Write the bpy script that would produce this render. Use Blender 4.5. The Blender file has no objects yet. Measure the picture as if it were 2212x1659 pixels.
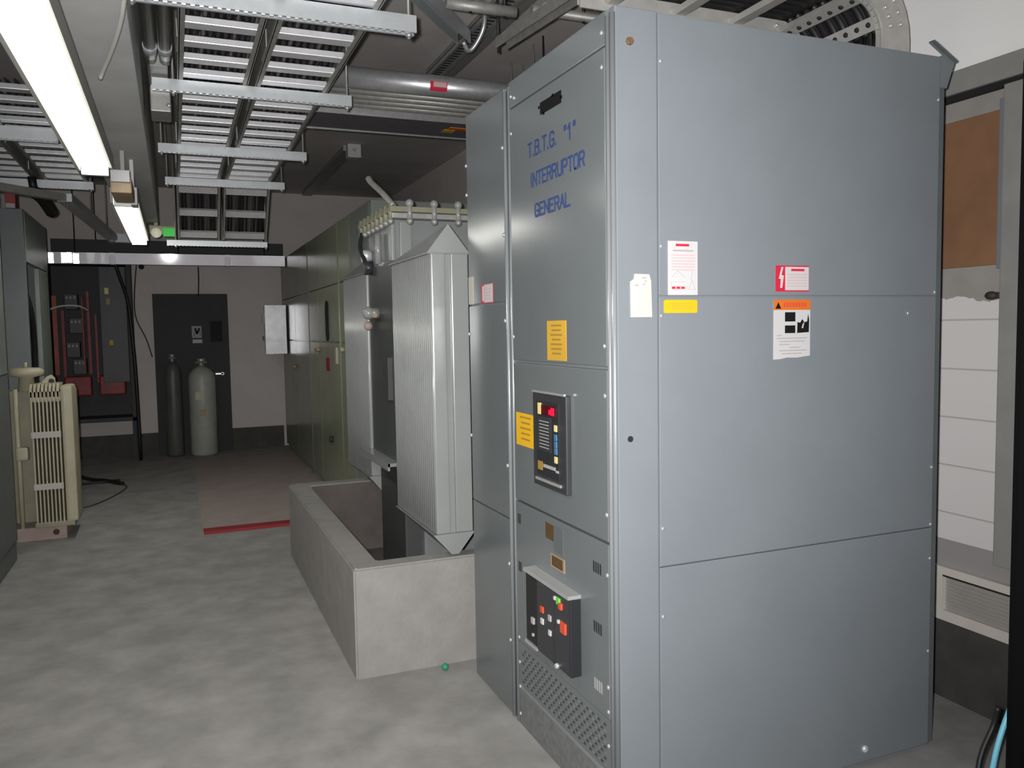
import bpy, bmesh, math, random
from mathutils import Vector, Matrix
random.seed(7)
SC = bpy.context.scene
COL = SC.collection
pi = math.pi

# ------------------------------------------------------------------ materials
def mat(name, col, rough=0.6, metal=0.0, var=0.0, vscale=6.0, bump=0.0, bscale=60.0, emit=None, estr=0.0, spec=0.5, col2=None, coat=0.0):
    m = bpy.data.materials.new(name); m.use_nodes = True
    nt = m.node_tree; b = nt.nodes['Principled BSDF']
    c = (*col, 1)
    b.inputs['Base Color'].default_value = c
    b.inputs['Roughness'].default_value = rough
    b.inputs['Metallic'].default_value = metal
    b.inputs['Specular IOR Level'].default_value = spec
    if coat: b.inputs['Coat Weight'].default_value = coat
    if var or col2:
        tc = nt.nodes.new('ShaderNodeTexCoord'); n = nt.nodes.new('ShaderNodeTexNoise')
        n.inputs['Scale'].default_value = vscale; n.inputs['Detail'].default_value = 6; n.inputs['Roughness'].default_value = .6
        r = nt.nodes.new('ShaderNodeValToRGB')
        c2 = col2 or tuple(max(0, x * (1 - var)) for x in col)
        c1 = col if col2 else tuple(min(1, x * (1 + var * .6)) for x in col)
        r.color_ramp.elements[0].position = .33; r.color_ramp.elements[0].color = (*c2, 1)
        r.color_ramp.elements[1].position = .68; r.color_ramp.elements[1].color = (*c1, 1)
        nt.links.new(tc.outputs['Object'], n.inputs['Vector'])
        nt.links.new(n.outputs['Fac'], r.inputs['Fac'])
        nt.links.new(r.outputs['Color'], b.inputs['Base Color'])
    if bump:
        tc = nt.nodes.new('ShaderNodeTexCoord'); n = nt.nodes.new('ShaderNodeTexNoise')
        n.inputs['Scale'].default_value = bscale; n.inputs['Detail'].default_value = 4
        bm_ = nt.nodes.new('ShaderNodeBump'); bm_.inputs['Strength'].default_value = bump; bm_.inputs['Distance'].default_value = .01
        nt.links.new(tc.outputs['Object'], n.inputs['Vector'])
        nt.links.new(n.outputs['Fac'], bm_.inputs['Height']); nt.links.new(bm_.outputs['Normal'], b.inputs['Normal'])
    if emit:
        b.inputs['Emission Color'].default_value = (*emit, 1); b.inputs['Emission Strength'].default_value = estr
    return m

M = {}
M['steel'] = mat('grey_enamel', (.195, .216, .232), .42, var=.05, vscale=3, bump=.03, bscale=350)
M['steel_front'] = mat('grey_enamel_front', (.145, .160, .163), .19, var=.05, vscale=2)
M['steel_dark'] = mat('grey_enamel_dull', (.12, .135, .14), .45, var=.08)
M['trim'] = mat('edge_trim', (.30, .32, .33), .25, metal=.35)
M['gap'] = mat('gap_black', (.012, .012, .012), .8)
M['black'] = mat('black_plastic', (.02, .021, .024), .45)
M['char'] = mat('charcoal_plastic', (.035, .036, .04), .4, var=.1)
M['vent'] = mat('vent_metal', (.17, .175, .175), .6, var=.25, vscale=40)
M['slot'] = mat('vent_slot', (.05, .05, .05), .8)
M['rust'] = mat('rusty_bolt', (.17, .10, .05), .6, var=.4, vscale=80)
M['screw'] = mat('zinc_screw', (.62, .63, .62), .3, metal=.6)
M['paper'] = mat('cream_paper', (.52, .50, .45), .7, var=.04)
M['white'] = mat('white_label', (.52, .51, .51), .6)
M['pink'] = mat('pink_print', (.56, .38, .38), .6)
M['red'] = mat('red_print', (.55, .02, .05), .5)
M['orange'] = mat('orange_print', (.62, .15, .02), .5)
M['yellow'] = mat('yellow_label', (.78, .44, .01), .5, var=.06)
M['yellow2'] = mat('yellow_label_dull', (.62, .36, .03), .6, var=.1)
M['ink'] = mat('black_ink', (.008, .008, .008), .7, spec=.15)
M['inkgrey'] = mat('grey_ink', (.36, .35, .34), .6)
M['inkbrown'] = mat('brown_ink', (.33, .20, .03), .6)
M['blue'] = mat('blue_paint', (.018, .045, .17), .5)
M['brown'] = mat('brown_plate', (.10, .055, .018), .5, var=.3, vscale=60)
M['tan'] = mat('tan_plastic', (.36, .27, .17), .6, var=.2)
M['led_red'] = mat('red_display', (.3, 0, .02), .4, emit=(1, .01, .06), estr=.9)
M['led_redk'] = mat('red_window', (.08, 0, .005), .3)
M['amber'] = mat('amber_key', (.75, .62, .25), .5)
M['bluekey'] = mat('blue_key', (.05, .16, .30), .5)
M['green'] = mat('green_key', (.15, .55, .08), .5)
M['redkey'] = mat('red_key', (.6, .08, .03), .5)
M['radiator'] = mat('light_grey_enamel', (.275, .287, .28), .24, var=.05)
M['tank'] = mat('tank_grey_enamel', (.21, .225, .22), .38, var=.08)
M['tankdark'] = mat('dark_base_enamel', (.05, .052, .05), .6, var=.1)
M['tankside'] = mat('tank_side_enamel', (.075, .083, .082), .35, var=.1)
M['olive'] = mat('olive_lid', (.24, .24, .16), .5, var=.15)
M['greencab'] = mat('green_grey_enamel', (.25, .27, .185), .24, var=.1, vscale=2)
M['greencab2'] = mat('blue_green_enamel', (.20, .23, .205), .3, var=.1)
M['cream'] = mat('cream_enamel', (.46, .43, .30), .45, var=.12)
M['creamdark'] = mat('cream_shaft', (.30, .28, .20), .6, var=.15)
M['pinkcream'] = mat('pink_base', (.38, .30, .26), .7, var=.15)
M['galv'] = mat('galvanised_steel', (.62, .63, .64), .36, metal=.75, var=.10, vscale=30)
M['galvd'] = mat('galvanised_dull', (.36, .355, .33), .5, metal=.45, var=.15, vscale=25)
M['galvb'] = mat('galvanised_bright', (.80, .80, .82), .34, metal=.45, var=.08, vscale=18)
M['strut'] = mat('zinc_strut', (.55, .58, .59), .42, metal=.5, var=.06, vscale=20)
M['alu'] = mat('aluminium_sheet', (.60, .59, .62), .48, metal=.5, var=.05, coat=.5)
M['alu'].node_tree.nodes['Principled BSDF'].inputs['Coat Roughness'].default_value = .05
M['glint'] = mat('glint_plate', (.90, .85, .83), .16, metal=.9)
M['ladder'] = mat('pale_ladder', (.50, .49, .46), .45, metal=.3, var=.1, vscale=20)
M['cable'] = mat('cable_sheath', (.014, .012, .015), .7, spec=.2)
M['cable2'] = mat('cable_sheath_grey', (.055, .05, .055), .6, spec=.3)
M['cablew'] = mat('white_wire', (.62, .62, .57), .5)
M['cablek'] = mat('black_cord', (.012, .012, .012), .5)
M['cableb'] = mat('blue_cord', (.24, .72, .92), .4)
M['lampwhite'] = mat('lamp_white', (.85, .85, .82), .4)
M['lampside'] = mat('lamp_side', (.30, .30, .27), .5)
M['tube'] = mat('lit_tube', (1, 1, 1), .5, emit=(1, .985, .93), estr=15)
M['exit'] = mat('green_cover', (.03, .30, .05), .4, emit=(.05, .9, .08), estr=.30)
M['lens'] = mat('lamp_lens', (.85, .83, .66), .3, emit=(1, .95, .7), estr=.25)
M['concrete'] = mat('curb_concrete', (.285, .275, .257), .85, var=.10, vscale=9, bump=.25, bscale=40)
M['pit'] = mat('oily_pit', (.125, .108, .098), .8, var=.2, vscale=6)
M['floor'] = mat('floor_concrete', (.355, .347, .332), .75, col2=(.235, .229, .216), vscale=4.5, bump=.12, bscale=18)
M['ceil'] = mat('ceiling_concrete', (.50, .47, .455), .9, var=.12, vscale=2.2)
M['beam'] = mat('beam_paint', (.52, .525, .515), .6, var=.14, vscale=2.5)
M['wall'] = mat('wall_paint', (.62, .58, .56), .85, var=.05, vscale=2.5, bump=.15, bscale=14)
M['skirt'] = mat('dark_skirting', (.06, .058, .055), .7, var=.25, vscale=8)
M['door'] = mat('dark_door', (.045, .047, .051), .6, var=.1, vscale=3, spec=.25)
M['cyl'] = mat('cylinder_grey', (.40, .41, .37), .45, var=.15, vscale=6)
M['cyld'] = mat('cylinder_dark', (.10, .105, .10), .45, var=.15, vscale=6)
M['rack'] = mat('rack_black', (.028, .029, .031), .6)
M['racki'] = mat('rack_inner', (.060, .064, .072), .5, var=.1)
M['busred'] = mat('red_busbar', (.24, .02, .02), .5, var=.3, vscale=12)
M['busorange'] = mat('orange_busbar', (.35, .06, .03), .5, var=.3, vscale=12)
M['box'] = mat('bright_galvanised_box', (.78, .78, .81), .26, metal=.7, var=.16, vscale=12)
M['mat'] = mat('pinkish_floor', (.36, .305, .285), .8, var=.1, vscale=4)
M['redstripe'] = mat('red_stripe', (.30, .02, .026), .6, var=.1)
M['board'] = mat('brown_board', (.24, .122, .062), .7, var=.16, vscale=5)
M['cement'] = mat('grey_cement', (.33, .315, .29), .9, var=.1)
M['ventw'] = mat('cream_grille', (.62, .585, .52), .7, var=.06)
M['ventd'] = mat('grille_slats', (.36, .345, .32), .7)
M['darkknob'] = mat('dark_plug', (.04, .03, .025), .7)
M['glassk'] = mat('dark_glass', (.010, .011, .012), .5, spec=.15)
M['greenball'] = mat('green_rubber', (.03, .25, .14), .5)
M['greypost'] = mat('grey_frame_paint', (.27, .27, .255), .6, var=.1)
M['nearblack'] = mat('matte_black_shell', (.006, .006, .007), .9, spec=.1)
M['cordhalo'] = M['nearblack']

def wall_right_mat():
    m = bpy.data.materials.new('right_wall_paint'); m.use_nodes = True
    nt = m.node_tree; b = nt.nodes['Principled BSDF']; b.inputs['Roughness'].default_value = .85
    L = nt.links.new
    tc = nt.nodes.new('ShaderNodeTexCoord'); sp = nt.nodes.new('ShaderNodeSeparateXYZ'); L(tc.outputs['Object'], sp.inputs[0])
    nz = nt.nodes.new('ShaderNodeTexNoise'); nz.inputs['Scale'].default_value = 9; nz.inputs['Detail'].default_value = 5; L(tc.outputs['Object'], nz.inputs['Vector'])
    def math_(op, a, bb):
        n = nt.nodes.new('ShaderNodeMath'); n.operation = op
        for i, v in enumerate((a, bb)):
            if hasattr(v, 'is_output'): L(v, n.inputs[i])
            else: n.inputs[i].default_value = v
        return n.outputs[0]
    def mix(f, a, bb):
        n = nt.nodes.new('ShaderNodeMix'); n.data_type = 'RGBA'; L(f, n.inputs[0])
        for i, v in ((6, a), (7, bb)):
            if hasattr(v, 'is_output'): L(v, n.inputs[i])
            else: n.inputs[i].default_value = (*v, 1)
        return n.outputs[2]
    z = sp.outputs['Z']
    # block courses, 19 cm high, with a thin mortar line
    k = math_('FRACT', math_('DIVIDE', math_('SUBTRACT', z, .552), .19), 0)
    joint = math_('LESS_THAN', k, .035)
    white = mix(math_('MULTIPLY', joint, .55), (.66, .645, .63), (.27, .25, .235))
    zr = math_('ADD', z, math_('MULTIPLY', math_('SUBTRACT', nz.outputs['Fac'], .5), .09))
    zr = math_('ADD', zr, math_('MULTIPLY', math_('SUBTRACT', 2.2, sp.outputs['Y']), .12))
    cem = mix(nz.outputs['Fac'], (.25, .235, .215), (.36, .34, .32))
    c = mix(math_('GREATER_THAN', zr, 1.585), white, cem)
    c = mix(math_('LESS_THAN', z, .637), c, (.30, .288, .284))
    c = mix(math_('GREATER_THAN', z, 2.40), c, (.93, .925, .91))
    L(c, b.inputs['Base Color'])
    return m
M['wallr'] = wall_right_mat()

# ------------------------------------------------------------------ mesh builder
class MB:
    def __init__(s): s.bm = bmesh.new(); s.mats = []
    def mi(s, m):
        if m not in s.mats: s.mats.append(m)
        return s.mats.index(m)
    def faces(s, vs, fs, m, smooth=False):
        bv = [s.bm.verts.new(v) for v in vs]; i = s.mi(m); out = []
        for f in fs:
            try:
                fa = s.bm.faces.new([bv[k] for k in f]); fa.material_index = i; fa.smooth = smooth; out.append(fa)
            except ValueError: pass
        return bv, out
    def box(s, x0, x1, y0, y1, z0, z1, m, bev=0.0):
        vs = [(x, y, z) for z in (z0, z1) for y in (y0, y1) for x in (x0, x1)]
        bv, fs = s.faces(vs, [(0, 2, 3, 1), (4, 5, 7, 6), (0, 1, 5, 4), (2, 6, 7, 3), (0, 4, 6, 2), (1, 3, 7, 5)], m)
        if bev:
            ed = list({e for f in fs for e in f.edges})
            bmesh.ops.bevel(s.bm, geom=ed, offset=bev, segments=2, affect='EDGES', profile=.6)
        return s
    def bar(s, p, q, w, h, m, up=(0, 0, 1)):
        p = Vector(p); q = Vector(q); d = (q - p).normalized(); up = Vector(up)
        if abs(d.dot(up)) > .98: up = Vector((0, 1, 0))
        r = d.cross(up).normalized(); u = r.cross(d).normalized()
        vs = [a + r * (w / 2 * i) + u * (h / 2 * j) for a in (p, q) for (i, j) in ((-1, -1), (1, -1), (1, 1), (-1, 1))]
        s.faces(vs, [(0, 1, 2, 3), (7, 6, 5, 4), (0, 4, 5, 1), (1, 5, 6, 2), (2, 6, 7, 3), (3, 7, 4, 0)], m)
        return s
    def cyl(s, p, q, r, m, seg=16, r2=None, caps=True):
        p = Vector(p); q = Vector(q); d = (q - p).normalized(); r2 = r if r2 is None else r2
        a = Vector((0, 0, 1)) if abs(d.z) < .9 else Vector((1, 0, 0))
        u = d.cross(a).normalized(); w = d.cross(u).normalized()
        vs = []
        for c, rr in ((p, r), (q, r2)):
            for k in range(seg):
                t = 2 * pi * k / seg; vs.append(c + u * (rr * math.cos(t)) + w * (rr * math.sin(t)))
        s.faces(vs, [(k, (k + 1) % seg, seg + (k + 1) % seg, seg + k) for k in range(seg)], m, True)
        if caps:
            s.faces(vs[:seg], [tuple(range(seg))[::-1]], m); s.faces(vs[seg:], [tuple(range(seg))], m)
        return s
    def lathe(s, c, prof, m, seg=24):
        vs = []; n = len(prof)
        for k in range(seg):
            t = 2 * pi * k / seg
            for (r, z) in prof: vs.append((c[0] + r * math.cos(t), c[1] + r * math.sin(t), c[2] + z))
        fs = []
        for k in range(seg):
            k2 = (k + 1) % seg
            for j in range(n - 1): fs.append((k * n + j, k2 * n + j, k2 * n + j + 1, k * n + j + 1))
        s.faces(vs, fs, m, True); return s
    def tube(s, pts, r, m, seg=8, sub=5):
        P = [Vector(p) for p in pts]
        if sub > 1 and len(P) > 2:
            Q = []; E = [P[0] * 2 - P[1]] + P + [P[-1] * 2 - P[-2]]
            for i in range(len(P) - 1):
                a, b, c, d = E[i], E[i + 1], E[i + 2], E[i + 3]
                for k in range(sub):
                    t = k / sub
                    Q.append(.5 * (2 * b + (c - a) * t + (2 * a - 5 * b + 4 * c - d) * t * t + (3 * b - a - 3 * c + d) * t ** 3))
            Q.append(P[-1]); P = Q
        vs = []; u = None
        for i, p in enumerate(P):
            d = (P[min(i + 1, len(P) - 1)] - P[max(i - 1, 0)]).normalized()
            if u is None:
                a = Vector((0, 0, 1)) if abs(d.z) < .9 else Vector((1, 0, 0)); u = d.cross(a).normalized()
            u = (u - d * u.dot(d)).normalized(); w = d.cross(u)
            for k in range(seg):
                t = 2 * pi * k / seg; vs.append(p + u * (r * math.cos(t)) + w * (r * math.sin(t)))
        n = len(P)
        fs = [(i * seg + k, i * seg + (k + 1) % seg, (i + 1) * seg + (k + 1) % seg, (i + 1) * seg + k) for i in range(n - 1) for k in range(seg)]
        s.faces(vs, fs, m, True)
        s.faces(vs[:seg], [tuple(range(seg))[::-1]], m); s.faces(vs[-seg:], [tuple(range(seg))], m)
        return s
    def prism(s, poly, axis, a, b, m):
        # poly in the two other axes (in xyz order), extruded along axis from a to b
        def P(u, v, w):
            return {'x': (w, u, v), 'y': (u, w, v), 'z': (u, v, w)}[axis]
        n = len(poly)
        vs = [P(u, v, a) for u, v in poly] + [P(u, v, b) for u, v in poly]
        s.faces(vs, [tuple(range(n)), tuple(range(2 * n - 1, n - 1, -1))] + [(k, n + k, n + (k + 1) % n, (k + 1) % n) for k in range(n)], m)
        return s
    def ball(s, c, r, m, sx=1, sy=1, sz=1, seg=16):
        prof = []; n = 8
        vs = []; fs = []
        for i in range(n + 1):
            ph = -pi / 2 + pi * i / n
            for k in range(seg):
                t = 2 * pi * k / seg
                vs.append((c[0] + r * sx * math.cos(ph) * math.cos(t), c[1] + r * sy * math.cos(ph) * math.sin(t), c[2] + r * sz * math.sin(ph)))
        for i in range(n):
            for k in range(seg): fs.append((i * seg + k, i * seg + (k + 1) % seg, (i + 1) * seg + (k + 1) % seg, (i + 1) * seg + k))
        s.faces(vs, fs, m, True); return s
    def build(s, name, parent=None, label=None):
        bmesh.ops.remove_doubles(s.bm, verts=s.bm.verts, dist=1e-6)
        bmesh.ops.recalc_face_normals(s.bm, faces=s.bm.faces)
        me = bpy.data.meshes.new(name); s.bm.to_mesh(me); s.bm.free()
        for m in s.mats: me.materials.append(m)
        o = bpy.data.objects.new(name, me); COL.objects.link(o)
        if parent is not None:
            o.parent = parent
            par = Vector((0, 0, 0)); q = parent
            while q is not None: par += q.location; q = q.parent
            o.location = -par
        if label: o['label'] = label
        return o

def thing(name, label, cat, loc=(0, 0, 0), group=None):
    o = bpy.data.objects.new(name, None); o.empty_display_size = .05
    COL.objects.link(o); o.location = loc
    o['label'] = label; o['category'] = cat
    if group: o['group'] = group
    return o
def tag(o, label, cat, group=None, kind=None):
    o['label'] = label; o['category'] = cat
    if group: o['group'] = group
    if kind: o['kind'] = kind
    return o
def struct(name, mb, label=None):
    o = mb.build(name); o['kind'] = 'structure'
    if label: o['label'] = label
    return o
ORD = ['first', 'second', 'third', 'fourth', 'fifth', 'sixth', 'seventh', 'eighth', 'ninth', 'tenth', 'eleventh', 'twelfth', 'thirteenth', 'fourteenth']

# ------------------------------------------------------------------ numbers of the room
BY = 11.1; CZ = 3.32; RX = 2.8; LX = -2.0; FY = -1.6
AX, AY, H = 1.156, 2.017, 2.387

# ------------------------------------------------------------------ structure
struct('floor', MB().box(LX - .2, RX + .2, FY - .2, BY + .2, -.1, 0, M['floor']))
struct('ceiling', MB().box(LX - .2, RX + .2, FY - .2, BY + .2, CZ, CZ + .1, M['ceil']))
struct('wall_back', MB().box(LX - .2, RX + .2, BY, BY + .2, 0, CZ, M['wall']))
struct('wall_left', MB().box(LX - .2, LX, FY, BY, 0, CZ, M['wall']))
struct('wall_front', MB().box(LX - .2, RX + .2, FY - .2, FY, 0, CZ, M['wall']))
struct('wall_right', MB().box(RX, RX + .2, 3.6, BY, 0, CZ, M['wall']))
struct('wall_right_side', MB().box(RX, RX + .2, FY, 3.6, 0, CZ, M['wallr']))
struct('baseboard_back', MB().box(-.45, 1.29, BY - .02, BY, 0, .27, M['skirt']).box(LX, -.45, BY - .02, BY, 0, .27, M['skirt']))
struct('baseboard_right', MB().box(RX - .02, RX, FY, 3.2, 0, .315, M['skirt']))
struct('trim_1', MB().box(-.375, -.095, FY, 8.1, 2.5, CZ, M['beam'], bev=.008), 'painted concrete ceiling beam above the strip lights')
struct('trim_2', MB().box(RX - .05, RX, FY, 3.2, 2.355, 2.44, M['greypost'], bev=.004).box(RX - .035, RX, FY, 3.2, 2.335, 2.356, M['gap']), 'grey horizontal band under the white upper wall')  # black strip below the band is its shadow line, put in as colour
struct('trim_3', MB().box(RX - .05, RX, 1.93, 2.045, .60, 2.335, M['greypost'], bev=.004), 'grey vertical frame beside the brown board')
d = MB()
d.box(-.24, .64, BY - .06, BY, 0, 2.005, M['door'], bev=.005)
d.box(-.17, .57, BY - .066, BY - .058, .06, 1.94, M['door'])
door = struct('door_1', d, 'dark grey metal door in the back wall')
MB().cyl((.545, BY - .06, .99), (.545, BY - .12, .99), .018, M['screw']).bar((.555, BY - .11, .99), (.46, BY - .11, .99), .02, .02, M['screw']).build('door_handle', door)
MB().box(.20, .315, BY - .07, BY - .066, 1.45, 1.60, M['inkgrey']).bar((.225, BY - .071, 1.47), (.24, BY - .071, 1.575), .004, .02, M['ink']).bar((.26, BY - .071, 1.50), (.24, BY - .071, 1.575), .004, .02, M['ink']).bar((.26, BY - .071, 1.50), (.29, BY - .071, 1.575), .004, .02, M['ink']).bar((.30, BY - .071, 1.47), (.29, BY - .071, 1.575), .004, .02, M['ink']).build('notice', door, 'small grey notice on the dark door')
MB().box(.205, .32, BY - .07, BY - .066, 1.385, 1.43, M['white']).build('notice', door, 'pale strip notice on the dark door')
MB().box(.42, .56, BY - .075, BY - .066, 1.40, 1.66, M['gap']).build('peep_window', door)

# ------------------------------------------------------------------ helpers on the cabinet faces
def on_side(mb, x0, x1, z0, z1, off, th, m):       # plane y = AY facing the camera
    mb.box(x0, x1, AY - off - th, AY - off, z0, z1, m)
def on_front(mb, y0, y1, z0, z1, off, th, m):      # plane x = AX facing the aisle
    mb.box(AX - off - th, AX - off, y0, y1, z0, z1, m)
def screw_side(par, x, z, r=.007, m=None, n='screw', lab=None):
    MB().ball((x, AY - .006, z), r, m or M['screw'], sy=.6, seg=10).build(n, par, lab)
def screw_front(par, y, z, r=.007):
    MB().ball((AX - .008, y, z), r, M['screw'], sx=.6, seg=10).build('screw', par)
GL = {'T': [[(0, 1), (1, 1)], [(.5, 1), (.5, 0)]], 'B': [[(0, 0), (0, 1), (.7, 1), (.95, .88), (.95, .64), (.7, .53), (0, .53)], [(.7, .53), (1, .40), (1, .13), (.72, 0), (0, 0)]],
      'G': [[(1, .82), (.78, 1), (.25, 1), (0, .8), (0, .2), (.25, 0), (.75, 0), (1, .2), (1, .46), (.55, .46)]], 'I': [[(.5, 0), (.5, 1)]], 'N': [[(0, 0), (0, 1), (1, 0), (1, 1)]],
      'E': [[(1, 1), (0, 1), (0, 0), (1, 0)], [(0, .52), (.8, .52)]], 'R': [[(0, 0), (0, 1), (.75, 1), (1, .86), (1, .64), (.75, .5), (0, .5)], [(.55, .5), (1, 0)]],
      'U': [[(0, 1), (0, .2), (.25, 0), (.75, 0), (1, .2), (1, 1)]], 'P': [[(0, 0), (0, 1), (.75, 1), (1, .86), (1, .62), (.75, .48), (0, .48)]],
      'O': [[(.25, 0), (.75, 0), (1, .2), (1, .8), (.75, 1), (.25, 1), (0, .8), (0, .2), (.25, 0)]], 'L': [[(0, 1), (0, 0), (1, 0)]], 'A': [[(0, 0), (.5, 1), (1, 0)], [(.2, .36), (.8, .36)]],
      '1': [[(-.1, .74), (.5, 1), (.5, 0)]], '"': [[(.25, 1), (.2, .76)], [(.75, 1), (.7, .76)]], '.': [[(.4, 0), (.4, .07)]]}
WID = {'I': .35, '.': .30, '"': .55, '1': .6, ' ': .45}
def text_part(txt, par, y_left, y_right, z0, z1, wt=.0074):
    tot = sum(WID.get(c, 1) + .34 for c in txt) - .34; k = (y_right - y_left) / tot
    mb = MB(); u = 0; n = 0
    for c in txt:
        w = WID.get(c, 1)
        for st in GL.get(c, []):
            for (a, b), (c2, d) in zip(st[:-1], st[1:]):
                n += 1; xo = AX - .0092 - .00001 * (n % 7)
                p = Vector((xo, y_left + k * (u + w * a), z0 + (z1 - z0) * b)); q = Vector((xo, y_left + k * (u + w * c2), z0 + (z1 - z0) * d))
                e = (q - p).normalized() * wt * .42
                mb.bar(p - e, q + e, wt, .0006, M['blue'], up=(1, 0, 0))
        u += w + .34
    return mb.build('lettering', par, 'blue painted letters reading ' + txt.replace('"', ''))

# ------------------------------------------------------------------ MAIN SWITCHGEAR CABINET
YE = 2.806; YN = 3.25; XE = 2.412
cab = thing('switchgear_cabinet', 'large grey switchgear cabinet with blue lettering, nearest the camera', 'electrical cabinet', (AX, AY, 0))
MB().box(AX + .012, XE, AY + .008, YE - .004, 0, H - .002, M['steel'], bev=.004).build('body', cab)
# near side: corner post and three panels
mb = MB(); mb.box(AX, AX + .137, AY - .004, AY + .03, 0, H, M['steel'], bev=.004); mb.build('corner_post', cab)
for z0, z1 in ((0.012, .787), (.7905, 1.5855), (1.589, H - .004)):
    mb = MB(); mb.box(AX + .1405, XE - .01, AY - .003, AY + .01, z0, z1, M['steel'], bev=.0025); mb.build('side_panel', cab)
MB().box(XE - .008, XE + .022, AY + .006, AY + .05, .01, H - .01, M['steel_dark'], bev=.003).build('rear_flange', cab)
mb = MB()
mb.prism([(2.362, 2.428), (2.367, 2.433), (2.43, 2.404), (2.474, 2.376), (2.438, 2.284), (2.405, 2.284), (2.405, 2.386), (2.425, 2.395)], 'y', AY + .002, AY + .010, M['steel'])
mb.prism([(2.362, 2.428), (2.367, 2.433), (2.474, 2.378), (2.470, 2.372)], 'y', AY - .008, AY + .012, M['steel_dark'])
mb.build('roof_bracket', cab, 'bent grey sheet bracket at the rear top corner')
# front: edge trims
for yy, w in ((AY + .004, .012), (AY + .030, .010), (YE - .032, .010), ):
    mb = MB(); mb.cyl((AX - .003, yy, .01), (AX - .003, yy, H - .02), w * .75, M['trim'], 12); mb.build('edge_trim', cab)
MB().box(AX - .006, AX + .014, AY + .036, YE - .036, 2.292, H - .001, M['steel_front'], bev=.003).build('top_rail', cab)
y0, y1 = AY + .042, YE - .044
MB().box(AX - .008, AX + .014, y0, y1, 1.386, 2.286, M['steel_front'], bev=.003).build('upper_door', cab)
MB().box(AX - .008, AX + .014, y0, y1, .870, 1.376, M['steel_front'], bev=.003).build('middle_door', cab)
MB().box(AX - .008, AX + .014, y0, y1, .332, .862, M['steel_front'], bev=.003).build('lower_door', cab)
mb = MB(); mb.box(AX - .004, AX + .014, y0, y1, .160, .326, M['steel_front'], bev=.002)
for r in range(8):
    z = .178 + r * .0175
    n = 34
    for k in range(n):
        ya = y0 + .03 + k * (y1 - y0 - .06) / n
        mb.box(AX - .0065, AX - .003, ya, ya + .013, z, z + .006, M['slot'] if (k + r) % 2 else M['vent'])
mb.build('vent_panel', cab, 'louvred vent panel near the floor')
MB().box(AX - .006, AX + .014, y0, y1, .148, .160, M['trim']).build('plinth_rail', cab)
mb = MB(); mb.box(AX + .0, AX + .014, y0 - .03, y1 + .03, 0.0, .146, M['vent'], bev=.002); mb.build('plinth', cab)
# front details
mb = MB(); mb.box(AX - .0095, AX - .007, 2.335, 2.492, 2.204, 2.243, M['ink'])
for y, z in ((2.328, 2.216), (2.496, 2.226), (2.46, 2.199), (2.39, 2.238)): mb.box(AX - .0095, AX - .007, y, y + .012, z, z + .009, M['ink'])
mb.build('black_patch', cab, 'ragged black tape patch above the lettering')
text_part('T.B.T.G.', cab, 2.595, 2.372, 2.084, 2.129)
text_part('"1"', cab, 2.318, 2.236, 2.080, 2.126)
text_part('INTERRUPTOR', cab, 2.577, 2.184, 1.983, 2.025)
text_part('GENERAL', cab, 2.545, 2.282, 1.879, 1.919)
def label_front(y0, y1, z0, z1, m, ink, rows, lab):
    mb = MB(); on_front(mb, y0, y1, z0, z1, .008, .0015, m)
    for k in range(rows):
        z = z1 - (z1 - z0) * (.10 + .82 * k / rows); w = (y1 - y0) * random.uniform(.45, .72); c = (y0 + y1) / 2
        on_front(mb, c - w / 2, c + w / 2, z - .006, z, .0095, .0005, ink)
    mb.build('sticker', cab, lab)
label_front(2.319, 2.461, 1.394, 1.524, M['yellow2'], M['inkbrown'], 7, 'yellow instruction sticker low on the upper door')
label_front(2.57, 2.739, 1.077, 1.196, M['yellow'], M['inkbrown'], 5, 'yellow sticker left of the control unit')
# control (trip) unit
cu = MB()
cu.box(AX - .026, AX - .006, 2.294, 2.551, .965, 1.285, M['char'], bev=.005)
cu.box(AX - .028, AX - .026, 2.345, 2.515, 1.005, 1.255, M['black'])
cu.box(AX - .030, AX - .022, 2.300, 2.548, 1.283, 1.290, M['screw'])
cuo = cu.build('control_unit', cab, 'black control unit with a red lit display')
MB().box(AX - .030, AX - .027, 2.36, 2.505, 1.212, 1.244, M['led_redk']).build('display', cuo)
MB().box(AX - .0315, AX - .029, 2.372, 2.395, 1.214, 1.240, M['led_red']).box(AX - .0315, AX - .029, 2.398, 2.412, 1.216, 1.232, M['led_red']).build('display_digit', cuo, 'glowing red digit')
MB().box(AX - .032, AX - .028, 2.475, 2.497, 1.212, 1.250, M['amber']).build('button', cuo, 'pale amber key beside the display')
for z, m in ((1.175, 'amber'), (1.145, 'bluekey'), (1.122, 'bluekey'), (1.10, 'bluekey'), (1.072, 'amber')):
    MB().box(AX - .032, AX - .028, 2.352, 2.372, z - .011, z + .011, M[m], bev=.002).build('button', cuo)
mb = MB(); mb.box(AX - .0295, AX - .0275, 2.40, 2.505, 1.09, 1.205, M['char'])
for k in range(9): mb.box(AX - .030, AX - .029, 2.415, 2.49, 1.10 + k * .011, 1.103 + k * .011, M['inkgrey'])
mb.build('key_legend', cuo)
MB().box(AX - .0300, AX - .0275, 2.47, 2.505, 1.022, 1.052, M['inkbrown']).box(AX - .0305, AX - .0275, 2.37, 2.46, 1.035, 1.046, M['inkgrey']).box(AX - .0305, AX - .0275, 2.345, 2.365, 1.030, 1.038, M['inkgrey']).build('maker_plate', cuo)
MB().box(AX - .031, AX - .026, 2.33, 2.525, .985, .994, M['screw']).build('metal_strip', cuo)
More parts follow.
